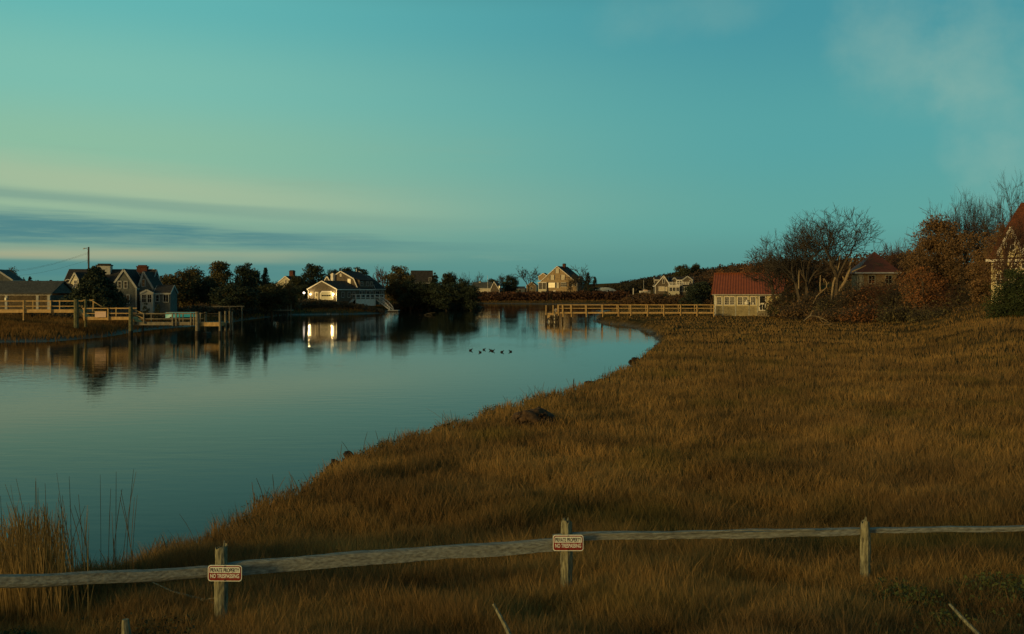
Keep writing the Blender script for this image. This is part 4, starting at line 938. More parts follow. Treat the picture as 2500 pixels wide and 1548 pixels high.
# -- golden boardwalk and dock on the left
def boardwalk():
    Y = 95.; s = Y/F; ox = at(250, Y); T = empty('boardwalk_dock', (ox, Y, 0), 0, 'golden timber boardwalk stepping down to a dock with tall pilings on the left shore', 'dock'); q = lambda px: at(px, Y)-ox
    def run(x0, x1, d0, d1, r0, r1, mat, posts, name='deck', w=1.5, low=True, rails=True, bot=790):
        """deck fascia between heights given as picture rows, rail tops r0 and mid r1"""
        m = MB(); m.box(q(x0), q(x1), .06, w, zt(d1, Y)+.04, zt(d0, Y)); m.build(name, mat, T)
        MB().box(q(x0), q(x1), 0, .055, zt(d1, Y), zt(d0, Y)+.02).build('fascia', mat, T)
        if rails:
            for yy in (-.06, w-.06):
                for r_, t in ((r0, .09), (r1, .07)): MB().box(q(x0), q(x1), yy, yy+.055, zt(r_, Y)-t, zt(r_, Y)).build('rail', mat, T)
        for px, b_ in posts:
            MB().box(q(px)-.06, q(px)+.06, -.18, -.065, zt(b_, Y), zt(r0, Y)+.03).build('post', mat, T)
            MB().box(q(px+3)-.05, q(px+3)+.05, w-.02, w+.09, zt(d1, Y), zt(r0, Y)+.03).build('post', mat, T)
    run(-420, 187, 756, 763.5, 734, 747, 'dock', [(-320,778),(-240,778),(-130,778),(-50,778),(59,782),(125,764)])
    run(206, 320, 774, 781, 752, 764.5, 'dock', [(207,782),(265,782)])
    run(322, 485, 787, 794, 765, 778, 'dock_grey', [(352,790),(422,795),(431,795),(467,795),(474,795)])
    # sloping flights between the levels
    for (a, za, b_, zb_) in ((187,756,206,774),(320,774,334,787)):
        MB().bar((q(a), .7, zt(za, Y)-.1), (q(b_), .7, zt(zb_, Y)-.1), 1.4, .2).build('steps', 'dock', T)
    for (a, ra, b_, rb) in ((190,740,206,757),(190,753,206,770),(320,752,350,766),(320,764,350,777)):
        MB().bar((q(a), -.03, zt(ra, Y)), (q(b_), -.03, zt(rb, Y)), .055, .09).build('stair_rail', 'dock', T)
    MB().bar((q(187),1.5,zt(733,Y)),(q(211),1.5,zt(733,Y)),.055,.09).build('stair_rail', 'dock', T)
    MB().bar((q(207),1.42,zt(733,Y)),(q(235),1.42,zt(750,Y)),.055,.09).build('stair_rail', 'dock', T)
    MB().bar((q(211),1.58,zt(770,Y)),(q(211),1.58,zt(731,Y)),.12).build('post', 'dock', T)
    # piles
    for px, top, r_, mt, bot in ((188,731,.26,'pile_moss',800),(194,731,.14,'pile_moss',790),(322.5,749,.22,'pile_moss',860),(345,792,.12,'pile',860),(484,761,.22,'dock_grey',860),(491,763,.12,'dock_grey',860),(498.5,762,.09,'dock_grey',860),(538.5,761,.14,'dock_grey',860),(544,760,.12,'dock_grey',860),(551,760,.11,'dock_grey',860),(557,762,.10,'dock_grey',860)):
        off = {188:-.2,322.5:-.35,484:-.3,538.5:-.2}.get(px, .35+.5*((int(px)*7) % 3))
        MB().tube([(q(px), off, zt(bot, Y)), (q(px)+.02, off, .9), (q(px), off, zt(top, Y))], [r_*1.05, r_, r_*.92], 9).build('piling', mt, T)
        if bot == 860: MB().tube([(q(px), off, -.6), (q(px), off, .55)], [r_*1.12, r_*1.1], 9).build('piling_foot', 'pile', T)
    MB().box(q(487), q(537), -.08, 1.8, zt(796.5, Y), zt(787, Y)).build('landing', 'dock', T)
    MB().box(q(490), q(536), .2, .3, zt(765, Y)-.06, zt(765, Y)).box(q(490), q(536), 1.7, 1.8, zt(772, Y)-.06, zt(772, Y)).build('rail', 'pile', T)
    MB().box(q(489), q(503), .1, 1.7, -.5, .35).build('float_block', 'pile', T)
    # board fixed on the rail
    B = empty('notice_board', (at(247.5, Y), Y-.2, zt(767.5, Y)), 0, 'blank pale pinkish board hanging on the boardwalk rail', 'board'); hw = 13.5*s; hh = 7*s
    MB().box(-hw, hw, -.03, .03, -hh, hh).build('panel', 'box', B); MB().box(-hw-.03, hw+.03, -.05, .04, hh, hh+.05).build('batten', 'dock', B)
    # turquoise boat bottom up behind the rail
    Yb = 105.; K = empty('turquoise_boat', (at(443, Yb), Yb, zt(776, Yb)), math.radians(4), 'upturned turquoise boat resting on the bank behind the dock rail', 'boat'); 
    hull(K, 1.85, .55, .55, 'turq', 'hull', 0, flip=True).rotation_euler = (0, 0, math.pi)
    MB().box(-1.75, 1.6, -.02, .02, .60, .68).build('keel', 'white_dull', K)
    MB().box(-1.2, -1.1, -.5, .5, -.35, .1).box(1.1, 1.2, -.5, .5, -.35, .1).build('stand', 'pile', K)
boardwalk()
def back_docks():
    # pale top rail of a dock seen behind the pilings, and a rough little dock on the far bank
    Y = 150.; ox = at(535, Y); T = empty('grey_dock', (ox, Y, 0), 0, 'long grey dock rail running behind the tall pilings', 'dock'); q = lambda px: at(px, Y)-ox
    m = MB(); m.bar((q(475), 0, zt(752, Y)), (q(530), 0, zt(748.5, Y)), .10, .20); m.bar((q(530), 0, zt(748.5, Y)), (q(596), 0, zt(748, Y)), .10, .20); m.build('rail', 'dock_grey', T)
    for px in (476, 497, 535, 560, 590): MB().box(q(px)-.08, q(px)+.08, .06, .2, gz(at(px,Y), Y+.1)-.2, zt(750, Y)).build('post', 'dock_grey', T)
    Y = 172.; ox = at(680, Y); T = empty('weathered_dock', (ox, Y, 0), 0, 'small weathered dock with bare posts on the bank left of the lamplit garage', 'dock'); 
    MB().box(at(634, Y)-ox, at(712, Y)-ox, 0, 1.4, zt(757.5, Y)-.1, zt(756.5, Y)).build('deck', 'dock_grey', T)
    R = random.Random(5)
    for px in (646, 653, 655, 664, 674, 683, 692, 701, 709): MB().tube([(at(px, Y)-ox, .3+R.random()*.8, -.6), (at(px, Y)-ox+.03, .4, zt(R.uniform(741, 748), Y))], [.08, .07], 6).build('post', 'dock_grey' if px % 2 else 'pile', T)
    for px in (651, 662, 672, 681, 690, 700): MB().tube([(at(px, Y)-ox, -.1, -.6), (at(px, Y)-ox, -.1, zt(758.3, Y))], [.13, .12], 6).build('piling', 'pile', T)
    MB().bar((at(650,Y)-ox,-.05,zt(762,Y)),(at(708,Y)-ox,-.05,zt(761,Y)),.12,.16).build('crossbeam', 'pile', T)
back_docks()

# ------------------------------------------------------------------ right hand hill houses
def hill_houses():
    Y = 135.; s = Y/F; px0 = 2150; zb = zt(705, Y); T = empty('hip_roofed_cottage', (at(px0, Y), Y, zb), -.12, 'small tan cottage with red hipped roof among the bushes right of the bare trees', 'cottage'); z_ = lambda py: (705-py)*s; q = lambda px: (px-px0)*s
    x0, x1, D = q(2094), q(2194), 5.0
    MB().box(x0+.4, x1-.3, .3, D-.3, -2, z_(664)).build('wall', 'shingle_warm', T)
    ap = (q(2146), D/2, z_(612)); e = z_(665); vs = [(x0-.3,-.3,e),(x1+.2,-.3,e),(x1+.2,D+.3,e),(x0-.3,D+.3,e),ap,(x0-.3,-.3,e-.15),(x1+.2,-.3,e-.15),(x1+.2,D+.3,e-.15),(x0-.3,D+.3,e-.15)]
    MB().add(vs, [(0,1,4),(1,2,4),(2,3,4),(3,0,4),(1,0,5,6),(2,1,6,7),(3,2,7,8),(0,3,8,5),(8,7,6,5)]).build('roof', 'redroof', T)
    MB().box(x0-.33, x1+.23, -.36, -.30, e-.18, e+.02).build('fascia', 'white', T)
    window(T, 'S', .3, q(2104), z_(695), .7, 1.3, fr='clapboard'); window(T, 'S', .3, q(2130), z_(692), .9, 1.2, fr='clapboard'); window(T, 'S', .3, q(2170), z_(692), .9, 1.2, fr='clapboard')
    MB().box(x0+.37, x0+.9, .24, .3, -2, z_(666)).build('corner_board', 'clapboard', T)
    Y = 92.; s = Y/F; px0 = 2420; zb = zt(706, Y); T = empty('yellow_gabled_house', (at(px0, Y), Y, zb), -.53, 'yellow house with steep red roof and white gable edges at the right border', 'house'); z_ = lambda py: (706-py)*s; q = lambda px: (px-px0)*s
    MB().box(0, q(2640), 0, 8, -2, z_(630)).build('wall', 'cream', T)
    x0, x1, xr, e, zr = -.45, q(2640), q(2482), z_(634), z_(490)
    MB().add([(x0,-.5,e),(x1,-.5,e),(x1,8.5,e),(x0,8.5,e),(xr,4,zr),(x1,4,zr),(x0,-.5,e-.2),(x1,-.5,e-.2),(x1,8.5,e-.2),(x0,8.5,e-.2)],
             [(0,1,5,4),(1,2,5),(2,3,4,5),(3,0,4),(1,0,6,7),(2,1,7,8),(3,2,8,9),(0,3,9,6),(9,8,7,6)]).build('roof', 'rustroof', T)
    MB().box(x0-.04, x1, -.58, -.51, e-.24, e+.02).build('fascia', 'white', T)
    block(T, q(2435), q(2487), -.9, 3.0, z_(630), z_(622), z_(559), axis='y', apex=q(2462), wall='cream', roof='rustroof', trim='white', ov=.25)
    block(T, q(2489), q(2560), -.9, 3.0, z_(630), z_(610), z_(530), axis='y', apex=q(2526), wall='cream', roof='rustroof', trim='white', ov=.25)
    window(T, 'S', -.9, q(2461), z_(612), .7, 1.1); window(T, 'S', -.9, q(2520), z_(610), .9, 1.3)
    for px in (2430, 2447, 2470, 2490): window(T, 'S', 0, q(px), z_(655), .42, .9, fr='white', pane='glass')
    window(T, 'S', 0, q(2440), z_(695), .7, 1.1); window(T, 'S', 0, q(2480), z_(695), .7, 1.1)
hill_houses()

# ------------------------------------------------------------------ trees: px, top row, width px, distance
G1 = 'evergreens behind the left shore'
for a in [
 ('pine_tree',22,655,46,190,'pine','olive','dark tree beside the outbuilding at the left edge',None,1),
 ('pine_tree',58,676,26,190,'cone','needle_b','left one of two small conifers above the carport roof',None,0),
 ('pine_tree',74,671,30,195,'cone','needle_b','right one of two small conifers above the carport roof',None,1),
 ('pine_tree',360,668,34,175,'pine','needle','flat-topped pine just right of the shingled house roof',None,0),
 ('pine_tree',386,673,26,195,'cone','needle_b','small dark conifer between the shingled house and the broad olive tree',None,1),
 ('oak_tree',432,655,118,160,'round','olive','broad round olive-brown tree right of the shingled house',G1,0),
 ('oak_tree',470,654,70,175,'pine','olive','ragged topped tree rising from behind the broad olive tree',G1,1),
 ('pine_tree',536,634,72,172,'pine','olive','tallest flat-topped pine in the left tree line',G1,2),
 ('pine_tree',500,668,70,165,'round','needle_b','rounded dark tree filling the gap left of the tallest pine',G1,1),
 ('pine_tree',596,644,58,180,'pine','needle_b','pointed dark pine right of the tallest pine',G1,0),
 ('pine_tree',620,656,60,190,'pine','needle','spreading pine in the middle of the left tree line',G1,1),
 ('cedar_tree',648,652,48,178,'cone','needle_b','narrow-topped cedar left of the brick chimney',G1,2),
 ('pine_tree',575,690,120,158,'round','needle_b','low broad dark tree at the foot of the tallest pine',G1,2),
 ('pine_tree',665,688,80,165,'round','needle','low rounded tree in front of the cedar',G1,0),
 ('shrub_tree',700,686,66,185,'round','olive','olive bushy tree in front of the brick chimney house',G1,1),
 ('pine_tree',723,672,44,240,'pine','needle','small pine between the brick chimney and the lamplit garage',None,2),
 ('pine_tree',765,645,66,246,'pine','needle_b','tall tufted pine right behind the lamplit garage',None,0),
 ('pine_tree',812,656,52,255,'pine','needle_b','pine behind the white chimney of the waterside house',None,1),
 ('pine_tree',846,652,54,262,'pine','needle','pine above the ridge of the waterside house, left of its vent pipe',None,2),
 ('pine_tree',880,654,50,262,'pine','needle_b','pine directly behind the vent pipe of the waterside house',None,0),
 ('pine_tree',738,692,46,225,'round','needle_b','dark rounded evergreen left of the globe lamp',None,0),
 ('oak_tree',975,645,82,236,'round','olive','big round-headed tree right of the waterside house',None,1),
 ('pine_tree',1002,682,70,232,'round','needle_b','dark leafy tree below the big round-headed tree',None,2),
 ('cedar_tree',1062,664,46,240,'cone','needle_b','pointed cedar right of the dark roof on the evergreen point','evergreens on the point',0),
 ('pine_tree',1095,663,50,250,'pine','needle','tufted pine in the middle of the evergreen point','evergreens on the point',1),
 ('pine_tree',1046,682,80,232,'round','needle_b','low dark tree below the dark roof on the point','evergreens on the point',0),
 ('pine_tree',1090,686,86,228,'round','needle_b','broad low tree filling the middle of the point','evergreens on the point',1),
 ('pine_tree',1132,676,56,240,'round','needle','rounded pine near the end of the evergreen point','evergreens on the point',2),
 ('pine_tree',1150,692,54,228,'round','needle_b','last low tree at the tip of the evergreen point, over the water','evergreens on the point',0),
 ('pine_tree',1200,679,30,425,'round','needle','dark tree behind the cream cottage roof',None,0),
 ('pine_tree',1210,684,26,420,'pine','needle','small dark pine right of the cottage flagpole',None,0),
 ('yew_tree',1246,669,44,408,'round','needle_b','solid dark round tree between the cottage and the bare round tree',None,2),
 ('cedar_tree',1436,661,26,392,'cone','needle_b','dark pointed conifer right of the tall gabled house',None,1),
 ('cedar_tree',1452,675,30,400,'cone','needle_b','shorter conifer at the outer end behind the tall gabled house',None,2),
 ('pine_tree',1668,644,52,330,'round','needle','dark round pine crown above the white-trimmed house',None,0),
 ('pine_tree',1700,643,50,335,'pine','needle','spreading pine between the white-trimmed house and the red boathouse roof',None,1),
 ('shrub_tree',1708,684,76,205,'round','needle_b','dark dense shrub tree between the white-trimmed house and the boathouse',None,1),
 ('shrub_tree',1688,702,64,200,'bush','needle_b','low dark shrub in front of the sun room',None,1),
 ('shrub_tree',1625,709,22,236,'bush','needle_b','small round shrub under the window of the white-trimmed house',None,0),
]:
    nm, px, top, w, Y, k, mt, lab, grp, vr = a
    tree(nm, px, top, w, Y, k, mt, lab, 'tree', grp, var=vr)
for i, (px, top, w, Y, mt, lab) in enumerate([
 (355,735,26,122,'needle_b','dark bush under the sun porch of the shingled house'),(385,738,22,122,'needle_b','round bush at the corner of the low wing'),
 (1325,710,22,390,'needle_b','leftmost round bush below the glazed corner porch'),(1345,708,22,388,'needle_b','round dark bush below the wide bright window'),(1372,709,20,388,'needle_b','round bush below the shuttered ground floor window'),
 (1268,707,34,400,'needle','dark bush right of the yew tree'),(500,737,60,150,'brownleaf','brown mound of brush below the tallest pine'),(1395,703,30,396,'brownleaf','leafy brown bush against the right side of the tall gabled house')]):
    tree('bush', px, top, w, Y, 'bush', mt, lab, 'bush', None, var=i % 3)

def bt(name, px, top, wpx, Y, seed, label, base=None, **k):
    k['levels'] = 5 if Y < 200 else 4; k['kids'] = 3; k.pop('trunkfrac', None)
    if Y > 200: k['twigr'] = .035
    X = at(px, Y); zb = gz(X, Y) if base is None else zt(base, Y); return bare_tree(name, X, Y, zb, zt(top, Y)-zb, wpx/F*Y, seed, label, **k)
bt('bare_tree',1168,666,36,405,1,'leafless round tree behind the cream cottage', levels=5, twigr=.05)
bt('bare_tree',1226,670,30,415,12,'small leafless tree between the cottage and the yew tree', levels=5, twigr=.05)
bt('bare_tree',1287,652,58,410,2,'rounded leafless tree left of the tall gabled house', levels=6, twigr=.045)
bt('bare_tree',1414,650,60,392,3,'wide leafless tree against the right side of the tall gabled house', levels=6, twigr=.045)
bt('bare_tree',1400,668,30,388,13,'thin leafless tree in front of the roof of the tall gabled house', levels=5, twigr=.045)
bt('bare_tree',930,653,50,250,4,'reddish leafless tree left of the big round-headed tree', mat='twig_red', levels=5, twigr=.035)
bt('bare_tree',1140,668,30,262,14,'leafless wisp of a tree above the evergreen point', levels=5, twigr=.03)
# the two big bare trees above the boathouse thicket
bt('bare_tree',1960,536,190,126,21,'large leafless tree with wide crown right of the boathouse roof', base=735, levels=6, kids=3, twigr=.011, trunkfrac=.17, stems=2)
bt('bare_tree',2040,512,170,122,26,'tallest leafless tree, dark trunk rising behind the pale broken stems', base=735, levels=6, kids=4, twigr=.011, trunkfrac=.17)
bt('bare_tree',1995,560,110,130,30,'leafless tree standing between the two largest ones', base=735, levels=6, kids=3, twigr=.011, trunkfrac=.2)
bt('bare_tree',1893,608,150,134,23,'low spreading leafless tree leaning over the boathouse roof', base=740, levels=5, kids=4, twigr=.013, stems=2, trunkfrac=.18)
bt('bare_tree',2178,590,80,150,24,'scrubby leafless tree behind the red hipped roof', base=720, levels=5, kids=4, twigr=.013, mat='twig_red')
bt('bare_tree',2222,606,70,140,29,'small leafless tree between the hipped roof and the rusty oak', base=720, levels=5, kids=4, twigr=.013)
bt('bare_tree',2372,474,105,112,25,'tall leafless tree with upright fine branches left of the yellow house', base=730, levels=6, kids=4, twigr=.011, stems=2, trunkfrac=.2)
bt('bare_tree',2415,486,90,116,31,'leafless tree just left of the red roof peak', base=730, levels=6, kids=4, twigr=.011, trunkfrac=.2)
bt('bare_tree',2318,500,130,114,44,'fine-twigged leafless tree rising through the rusty oaks', base=740, twigr=.011, mat='twig_red')
bt('bare_tree',2450,490,90,118,27,'leafless tree behind the red roof of the yellow house', base=720, levels=6, kids=3, twigr=.011)
bt('bare_tree',2500,428,130,104,28,'highest leafless tree at the right border above the red roof', base=720, levels=6, kids=3, twigr=.011)
bt('bare_tree',2462,520,90,82,33,'thin leafless tree growing in front of the yellow house gables', base=760, levels=5, kids=4, twigr=.010, mat='twig_red')
def rusty(name, px, top, wpx, Y, base, seed, mat, label, k=60, per=60, leaf=.014, kind='round'):
    X = at(px, Y); zb = zt(base, Y); h = zt(top, Y)-zb; w = wpx/F*Y
    cr, tr = crown_mesh(kind, h, w, seed, mat, k, per, leaf); e = empty(name, (X, Y, zb), 0, label, 'tree')
    for nm, me in (('trunk', tr), ('crown', cr)): o = bpy.data.objects.new(nm, me); C.objects.link(o); o.parent = e
rusty('oak_tree',2292,512,135,110,775,31,'brownleaf','big oak with rusty brown leaves between the hipped roof and the bare trees',150,110,.016)
rusty('oak_tree',2350,545,120,106,775,32,'brownleaf','thinner brown-leaved oak touching the tall upright bare tree',90,80,.015)
rusty('oak_tree',2235,590,90,106,780,41,'brownleaf','brown oak with low left edge, nearest the hipped roof',80,80,.017)
rusty('oak_tree',2425,520,70,98,780,42,'brownleaf','tall sparse brown oak against the rust roof',60,50,.015)
rusty('oak_tree',2255,640,135,102,780,33,'rust','low orange-leaved oak in front of the big rusty oak',60,46,.015)
rusty('oak_tree',2404,590,84,96,780,34,'brownleaf','brown leafy tree close to the left wall of the yellow house',120,110,.019)
rusty('oak_tree',2455,530,100,84,770,40,'brownleaf','thin rusty-leaved tree in front of the yellow house gable',110,60,.012)
rusty('beech_tree',1845,640,110,190,760,35,'rust','reddish leafy tree showing over the ridge of the boathouse',70,90,.02)
rusty('beech_tree',1930,652,120,180,760,36,'rust','low reddish tree behind the boathouse, right of its ridge',70,90,.02)
rusty('beech_tree',1775,652,80,210,745,37,'rust','small reddish tree behind the left end of the boathouse ridge',60,90,.02)
rusty('evergreen_shrub',2497,632,170,78,806,38,'green','huge dark green evergreen shrub at the right border below the yellow house',190,140,.013,'bush')
rusty('spruce_tree',234,652,135,111,752,50,'needle_b','broad dark spruce standing in front of the shingled house',130,110,.020,'cone')
GB = 'brown bushes at the foot of the right hill'
for i, (px, top, w, Y, base, lm, tm, lab) in enumerate([
 (1912,716,70,134,770,'needle','twig','dark bush hiding the right end of the boathouse'),
 (1945,690,95,131,772,'olive','twig','tall twiggy bush just right of the boathouse door'),
 (1990,705,90,124,775,'brownleaf','twig','twiggy brown bush below the large bare tree'),
 (1955,735,110,122,776,'brownleaf','twig','low tangled bush in front of the tall twiggy bush'),
 (2040,712,90,118,778,'olive','twig','olive bush around the feet of the pale broken stems'),
 (2090,672,100,116,782,'brownleaf','twig','brown bush right of the pale broken stems'),
 (2140,668,100,115,785,'rust','twig_red','reddish bush below the hipped roof'),
 (2110,735,110,108,788,'rust','twig','low rusty bush at the marsh edge'),
 (2200,672,100,112,788,'olive','twig','greyish olive bush right of the reddish bush'),
 (2250,695,100,108,790,'brownleaf','twig','brown bush below the low orange-leaved oak'),
 (2200,740,120,104,792,'olive','twig','broad low olive bush at the marsh edge'),
 (2310,690,110,102,792,'brownleaf','twig_red','wide brown bush below the big rusty oak'),
 (2370,680,100,100,792,'olive','twig','olive-brown bush left of the huge evergreen shrub'),
 (2290,742,130,98,796,'olive','twig','low spreading olive bush at the marsh edge, farthest right'),
 (2380,735,100,94,796,'brownleaf','twig','brown bush against the huge evergreen shrub'),
 (2035,748,120,112,784,'brownleaf','twig','low brown tangle in front of the pale broken stems')]):
    X = at(px, Y); zb = zt(base, Y); thicket('bush', X, Y, zb, zt(top, Y)-zb, w/F*Y, 100+i, lab, tm, lm, 170, 2600, 'bush', GB, depth=w/F*Y*.8, leaf=.055)

# pale broken stems
def broken_stem(pts, rs, label, extra=()):
    Y = 122.; rs = [q*.85 for q in rs]; b0 = pts[0]; X = at(b0[0], Y); zb = zt(b0[1], Y); T = empty('broken_trunk', (X, Y, zb), 0, label, 'dead tree')
    f = lambda p: (at(p[0], Y)-X, (p[2] if len(p) > 2 else 0), zt(p[1], Y)-zb)
    MB().tube([f(p) for p in pts], rs, 8).build('trunk', 'dead', T)
    for e_ in extra: MB().tube([f(p) for p in e_[0]], e_[1], 6).build('limb', 'dead', T)
broken_stem([(2028,745),(2033,705),(2035,690),(2043,668),(2041,648)], [.16,.17,.17,.15,.10], 'pale broken stem, left of the two thick ones beside the tall bare tree', (([(2043,668),(2050,640),(2051,622)],[.10,.08,.05]),))
broken_stem([(2046,712),(2062,690),(2074,660),(2077,642),(2082,630)], [.24,.25,.22,.16,.08], 'thick pale leaning stem with a forked stub, nearest the hipped roof', (([(2062,682),(2056,674)],[.14,.10]),([(2080,664),(2100,655),(2114,648)],[.12,.08,.05])))
broken_stem([(1985,742),(1995,722),(2018,702),(2018,690),(2012,680)], [.06,.07,.08,.07,.06], 'thin pale bent stem left of the thick broken ones', (([(2018,698),(2024,688)],[.05,.03]),([(2012,690),(2010,680)],[.05,.04])))
broken_stem([(1950,705),(1950,688),(1951,660)], [.11,.10,.06], 'slim pale birch-like stem in front of the large bare tree')
broken_stem([(2003,715),(2002,695),(2003,672)], [.10,.09,.07], 'short pale upright stub left of the bent stem')

# driftwood tangle at the thicket foot
def driftwood(T, segs, mat='dead'):
    for pts, rs in segs: MB().tube(pts, rs, 6).build('branch', mat, T)
Y = 104.; X = at(2000, Y); zb = gz(X, Y); T = empty('driftwood', (X, Y, zb), 0, 'pale tangled driftwood branches at the marsh edge below the bushes', 'driftwood')
driftwood(T, [([(at(1962,Y)-X,0,.5),(at(1978,Y)-X,0,1.1),(at(1998,Y)-X,.2,1.0),(at(2012,Y)-X,0,.7),(at(2022,Y)-X,0,.35)],[.05,.06,.06,.05,.03]),([(at(1978,Y)-X,0,1.1),(at(1985,Y)-X,.1,1.7)],[.05,.02]),([(at(2000,Y)-X,0,1.0),(at(2008,Y)-X,.1,.4),(at(2024,Y)-X,.1,.3)],[.04,.04,.02]),([(at(1998,Y)-X,-.3,.05),(at(2030,Y)-X,-.3,.15)],[.06,.04])])

# ------------------------------------------------------------------ scrub along the banks and the far woods
def scrub_cloud(name, label, px0, px1, Yf, hf, n, mat, leaf, seed, cat='scrub', dens=None, depth=6, clump=26):
    r = np.random.default_rng(seed); px = r.uniform(px0, px1, n//clump); Yc = np.array([Yf(p) for p in px])+r.uniform(0, depth, len(px)); xc = (px-CX)/F*Yc
    zc = height(xc, Yc); hc = np.array([hf(p) for p in px])*(.55+.6*r.random(len(px)))
    idx = np.repeat(np.arange(len(px)), clump); g = r.standard_normal((len(idx), 3))
    wv = hc[idx]*.45
    pts = np.stack([xc[idx]+g[:,0]*wv, Yc[idx]+g[:,1]*wv, zc[idx]+hc[idx]*(r.random(len(idx))**.75)*(1-.10*np.abs(g[:,0]))], -1)
    v_, q_ = leaf_quads(pts, leaf, r); o = fast_mesh(name, v_, quads=q_, mat=MAT[mat] if isinstance(mat, str) else mat)
    return tag(o, label, cat, kind='stuff')
lerp = lambda a: (lambda p: float(np.interp(p, [q[0] for q in a], [q[1] for q in a])))
MAT['scrub'] = M_('brown_scrub', (.105,.062,.030), .95, (.040,.027,.015), .35)
MAT['scrub_d'] = M_('dark_scrub', (.115,.088,.050), .95, (.052,.042,.027), .35)
MAT['scrub_r'] = M_('reddish_scrub', (.100,.048,.026), .95, (.040,.022,.014), .25)
scrub_cloud('bank_scrub', 'low dark scrub along the bank below the pines and lamplit garage', 330, 935, lerp([(330,128),(420,140),(560,152),(650,180),(700,190),(760,201),(935,201)]), lerp([(330,.9),(500,1.6),(650,1.4),(760,1.9),(860,1.5),(935,.8)]), 30000, 'scrub_d', .20, 61, depth=6)
scrub_cloud('bank_scrub', 'dark scrub at the foot of the evergreen point', 955, 1168, lerp([(955,232),(1168,243)]), lerp([(955,1.2),(1060,1.8),(1168,3.0)]), 12000, 'scrub_d', .26, 62, depth=9)
scrub_cloud('shore_scrub', 'reddish brown scrub on the far bank below the cottage and tall gabled house', 1120, 1520, lerp([(1120,388),(1520,386)]), lerp([(1120,3.6),(1300,3.6),(1420,3.9),(1520,4.2)]), 34000, 'scrub_r', .42, 63, depth=14)
scrub_cloud('shore_scrub', 'brown scrub between the pier and the white-trimmed house', 1480, 1745, lerp([(1480,270),(1580,235),(1745,215)]), lerp([(1480,2.2),(1600,2.4),(1745,2.2)]), 22000, 'scrub', .26, 64, depth=16)
scrub_cloud('house_scrub', 'dim scrub around the shingled house and boardwalk', -150, 420, lerp([(-150,113),(150,114),(420,126)]), lerp([(-150,.5),(200,.7),(340,.9),(420,1.2)]), 9000, 'scrub_d', .12, 65, depth=4)
scrub_cloud('hill_scrub', 'brown brush covering the slope behind the boathouse and bushes', 1890, 2560, lerp([(1890,130),(2100,116),(2300,110),(2560,88)]), lerp([(1890,3.2),(2100,2.4),(2300,2.2),(2560,2.0)]), 42000, 'scrub', .17, 66, depth=26)
MAT['wood'] = M_('distant_wood', (.036,.031,.016), .95, (.014,.014,.009), .05)
MAT['wood_b'] = M_('distant_brown_wood', (.075,.045,.025), .95, (.030,.022,.014), .05)
scrub_cloud('distant_wood', 'far dark wooded hill behind the white-trimmed house', 1400, 2050, lerp([(1400,560),(2050,520)]), lerp([(1400,4),(1500,5),(1650,7),(2050,9)]), 60000, 'wood', .75, 67, cat='wood', depth=190, clump=40)
scrub_cloud('distant_wood', 'low distant tree line behind the houses across the water', -300, 1450, lerp([(-300,470),(1450,560)]), lerp([(-300,8),(600,8),(1080,5),(1200,4.5),(1450,3)]), 42000, 'wood', .7, 68, cat='wood', depth=80, clump=40)
scrub_cloud('hill_wood', 'brown leafless wood behind the boathouse roof', 1700, 2280, lerp([(1700,260),(1900,215),(2280,175)]), lerp([(1700,7.5),(1850,7),(2000,6),(2280,6)]), 42000, 'wood_b', .34, 69, cat='wood', depth=50, clump=40)

# ------------------------------------------------------------------ ducks
def duck_mesh():
    rings = [(-.19,.055,.014,.012),(-.165,.055,.045,.030),(-.11,.045,.085,.070),(-.02,.035,.102,.088),(.06,.04,.095,.082),(.10,.07,.065,.062),(.105,.105,.044,.046),(.108,.130,.038,.040),(.125,.152,.042,.040),(.155,.150,.032,.030),(.175,.145,.012,.012)]
    m = MB(); n = 10; 
    for i, (x_, z_, ry, rz) in enumerate(rings):
        up = 4 < i < 8
        for k in range(n):
            t = 2*math.pi*k/n
            if up: m.v.append((x_+rz*math.sin(t)*.9, ry*math.cos(t), z_+rz*math.sin(t)*.25))
            else: m.v.append((x_, ry*math.cos(t), z_+rz*math.sin(t)))
    for i in range(len(rings)-1):
        for k in range(n): k2 = (k+1) % n; m.f.append((i*n+k, (i+1)*n+k, (i+1)*n+k2, i*n+k2))
    m.f.append(tuple(range(n))); m.f.append(tuple(reversed(range((len(rings)-1)*n, len(rings)*n)))); return m
DM = duck_mesh(); BODY = None
for i, (px, py, rz, sc, lab) in enumerate([(1149.5,856,.3,1.25,'leftmost duck, alone ahead of the others'),(1172,860.5,2.6,1.1,'second duck from the left, nearest the viewer'),(1182,854,-.2,1.1,'third duck from the left, set farthest back'),
   (1197.5,856,2.9,1.15,'left duck of the touching pair in the middle'),(1203.5,857.5,.1,1.25,'right duck of the touching pair in the middle'),(1226,860,.2,1.2,'second duck from the right'),(1246,859,2.8,1.2,'rightmost duck of the line on the water')]):
    X, Y = P(px, py, 0); D_ = empty('duck', (X, Y, -.01), rz, 'dark swimming duck, '+lab, 'duck', 'ducks swimming in a loose line')
    if BODY is None:
        b0 = DM.build('body', 'duck', D_, smooth=True); BODY = b0.data
        k0 = MB().tube([(.172,0,.143),(.195,0,.136),(.215,0,.130)], [.016,.014,.006], 6).build('bill', 'bill', D_); BILL = k0.data
    else:
        for nm, me in (('body', BODY), ('bill', BILL)): o = bpy.data.objects.new(nm, me); C.objects.link(o); o.parent = D_
    sc *= .68; D_.scale = (sc*.95, sc*1.2, sc*1.2)
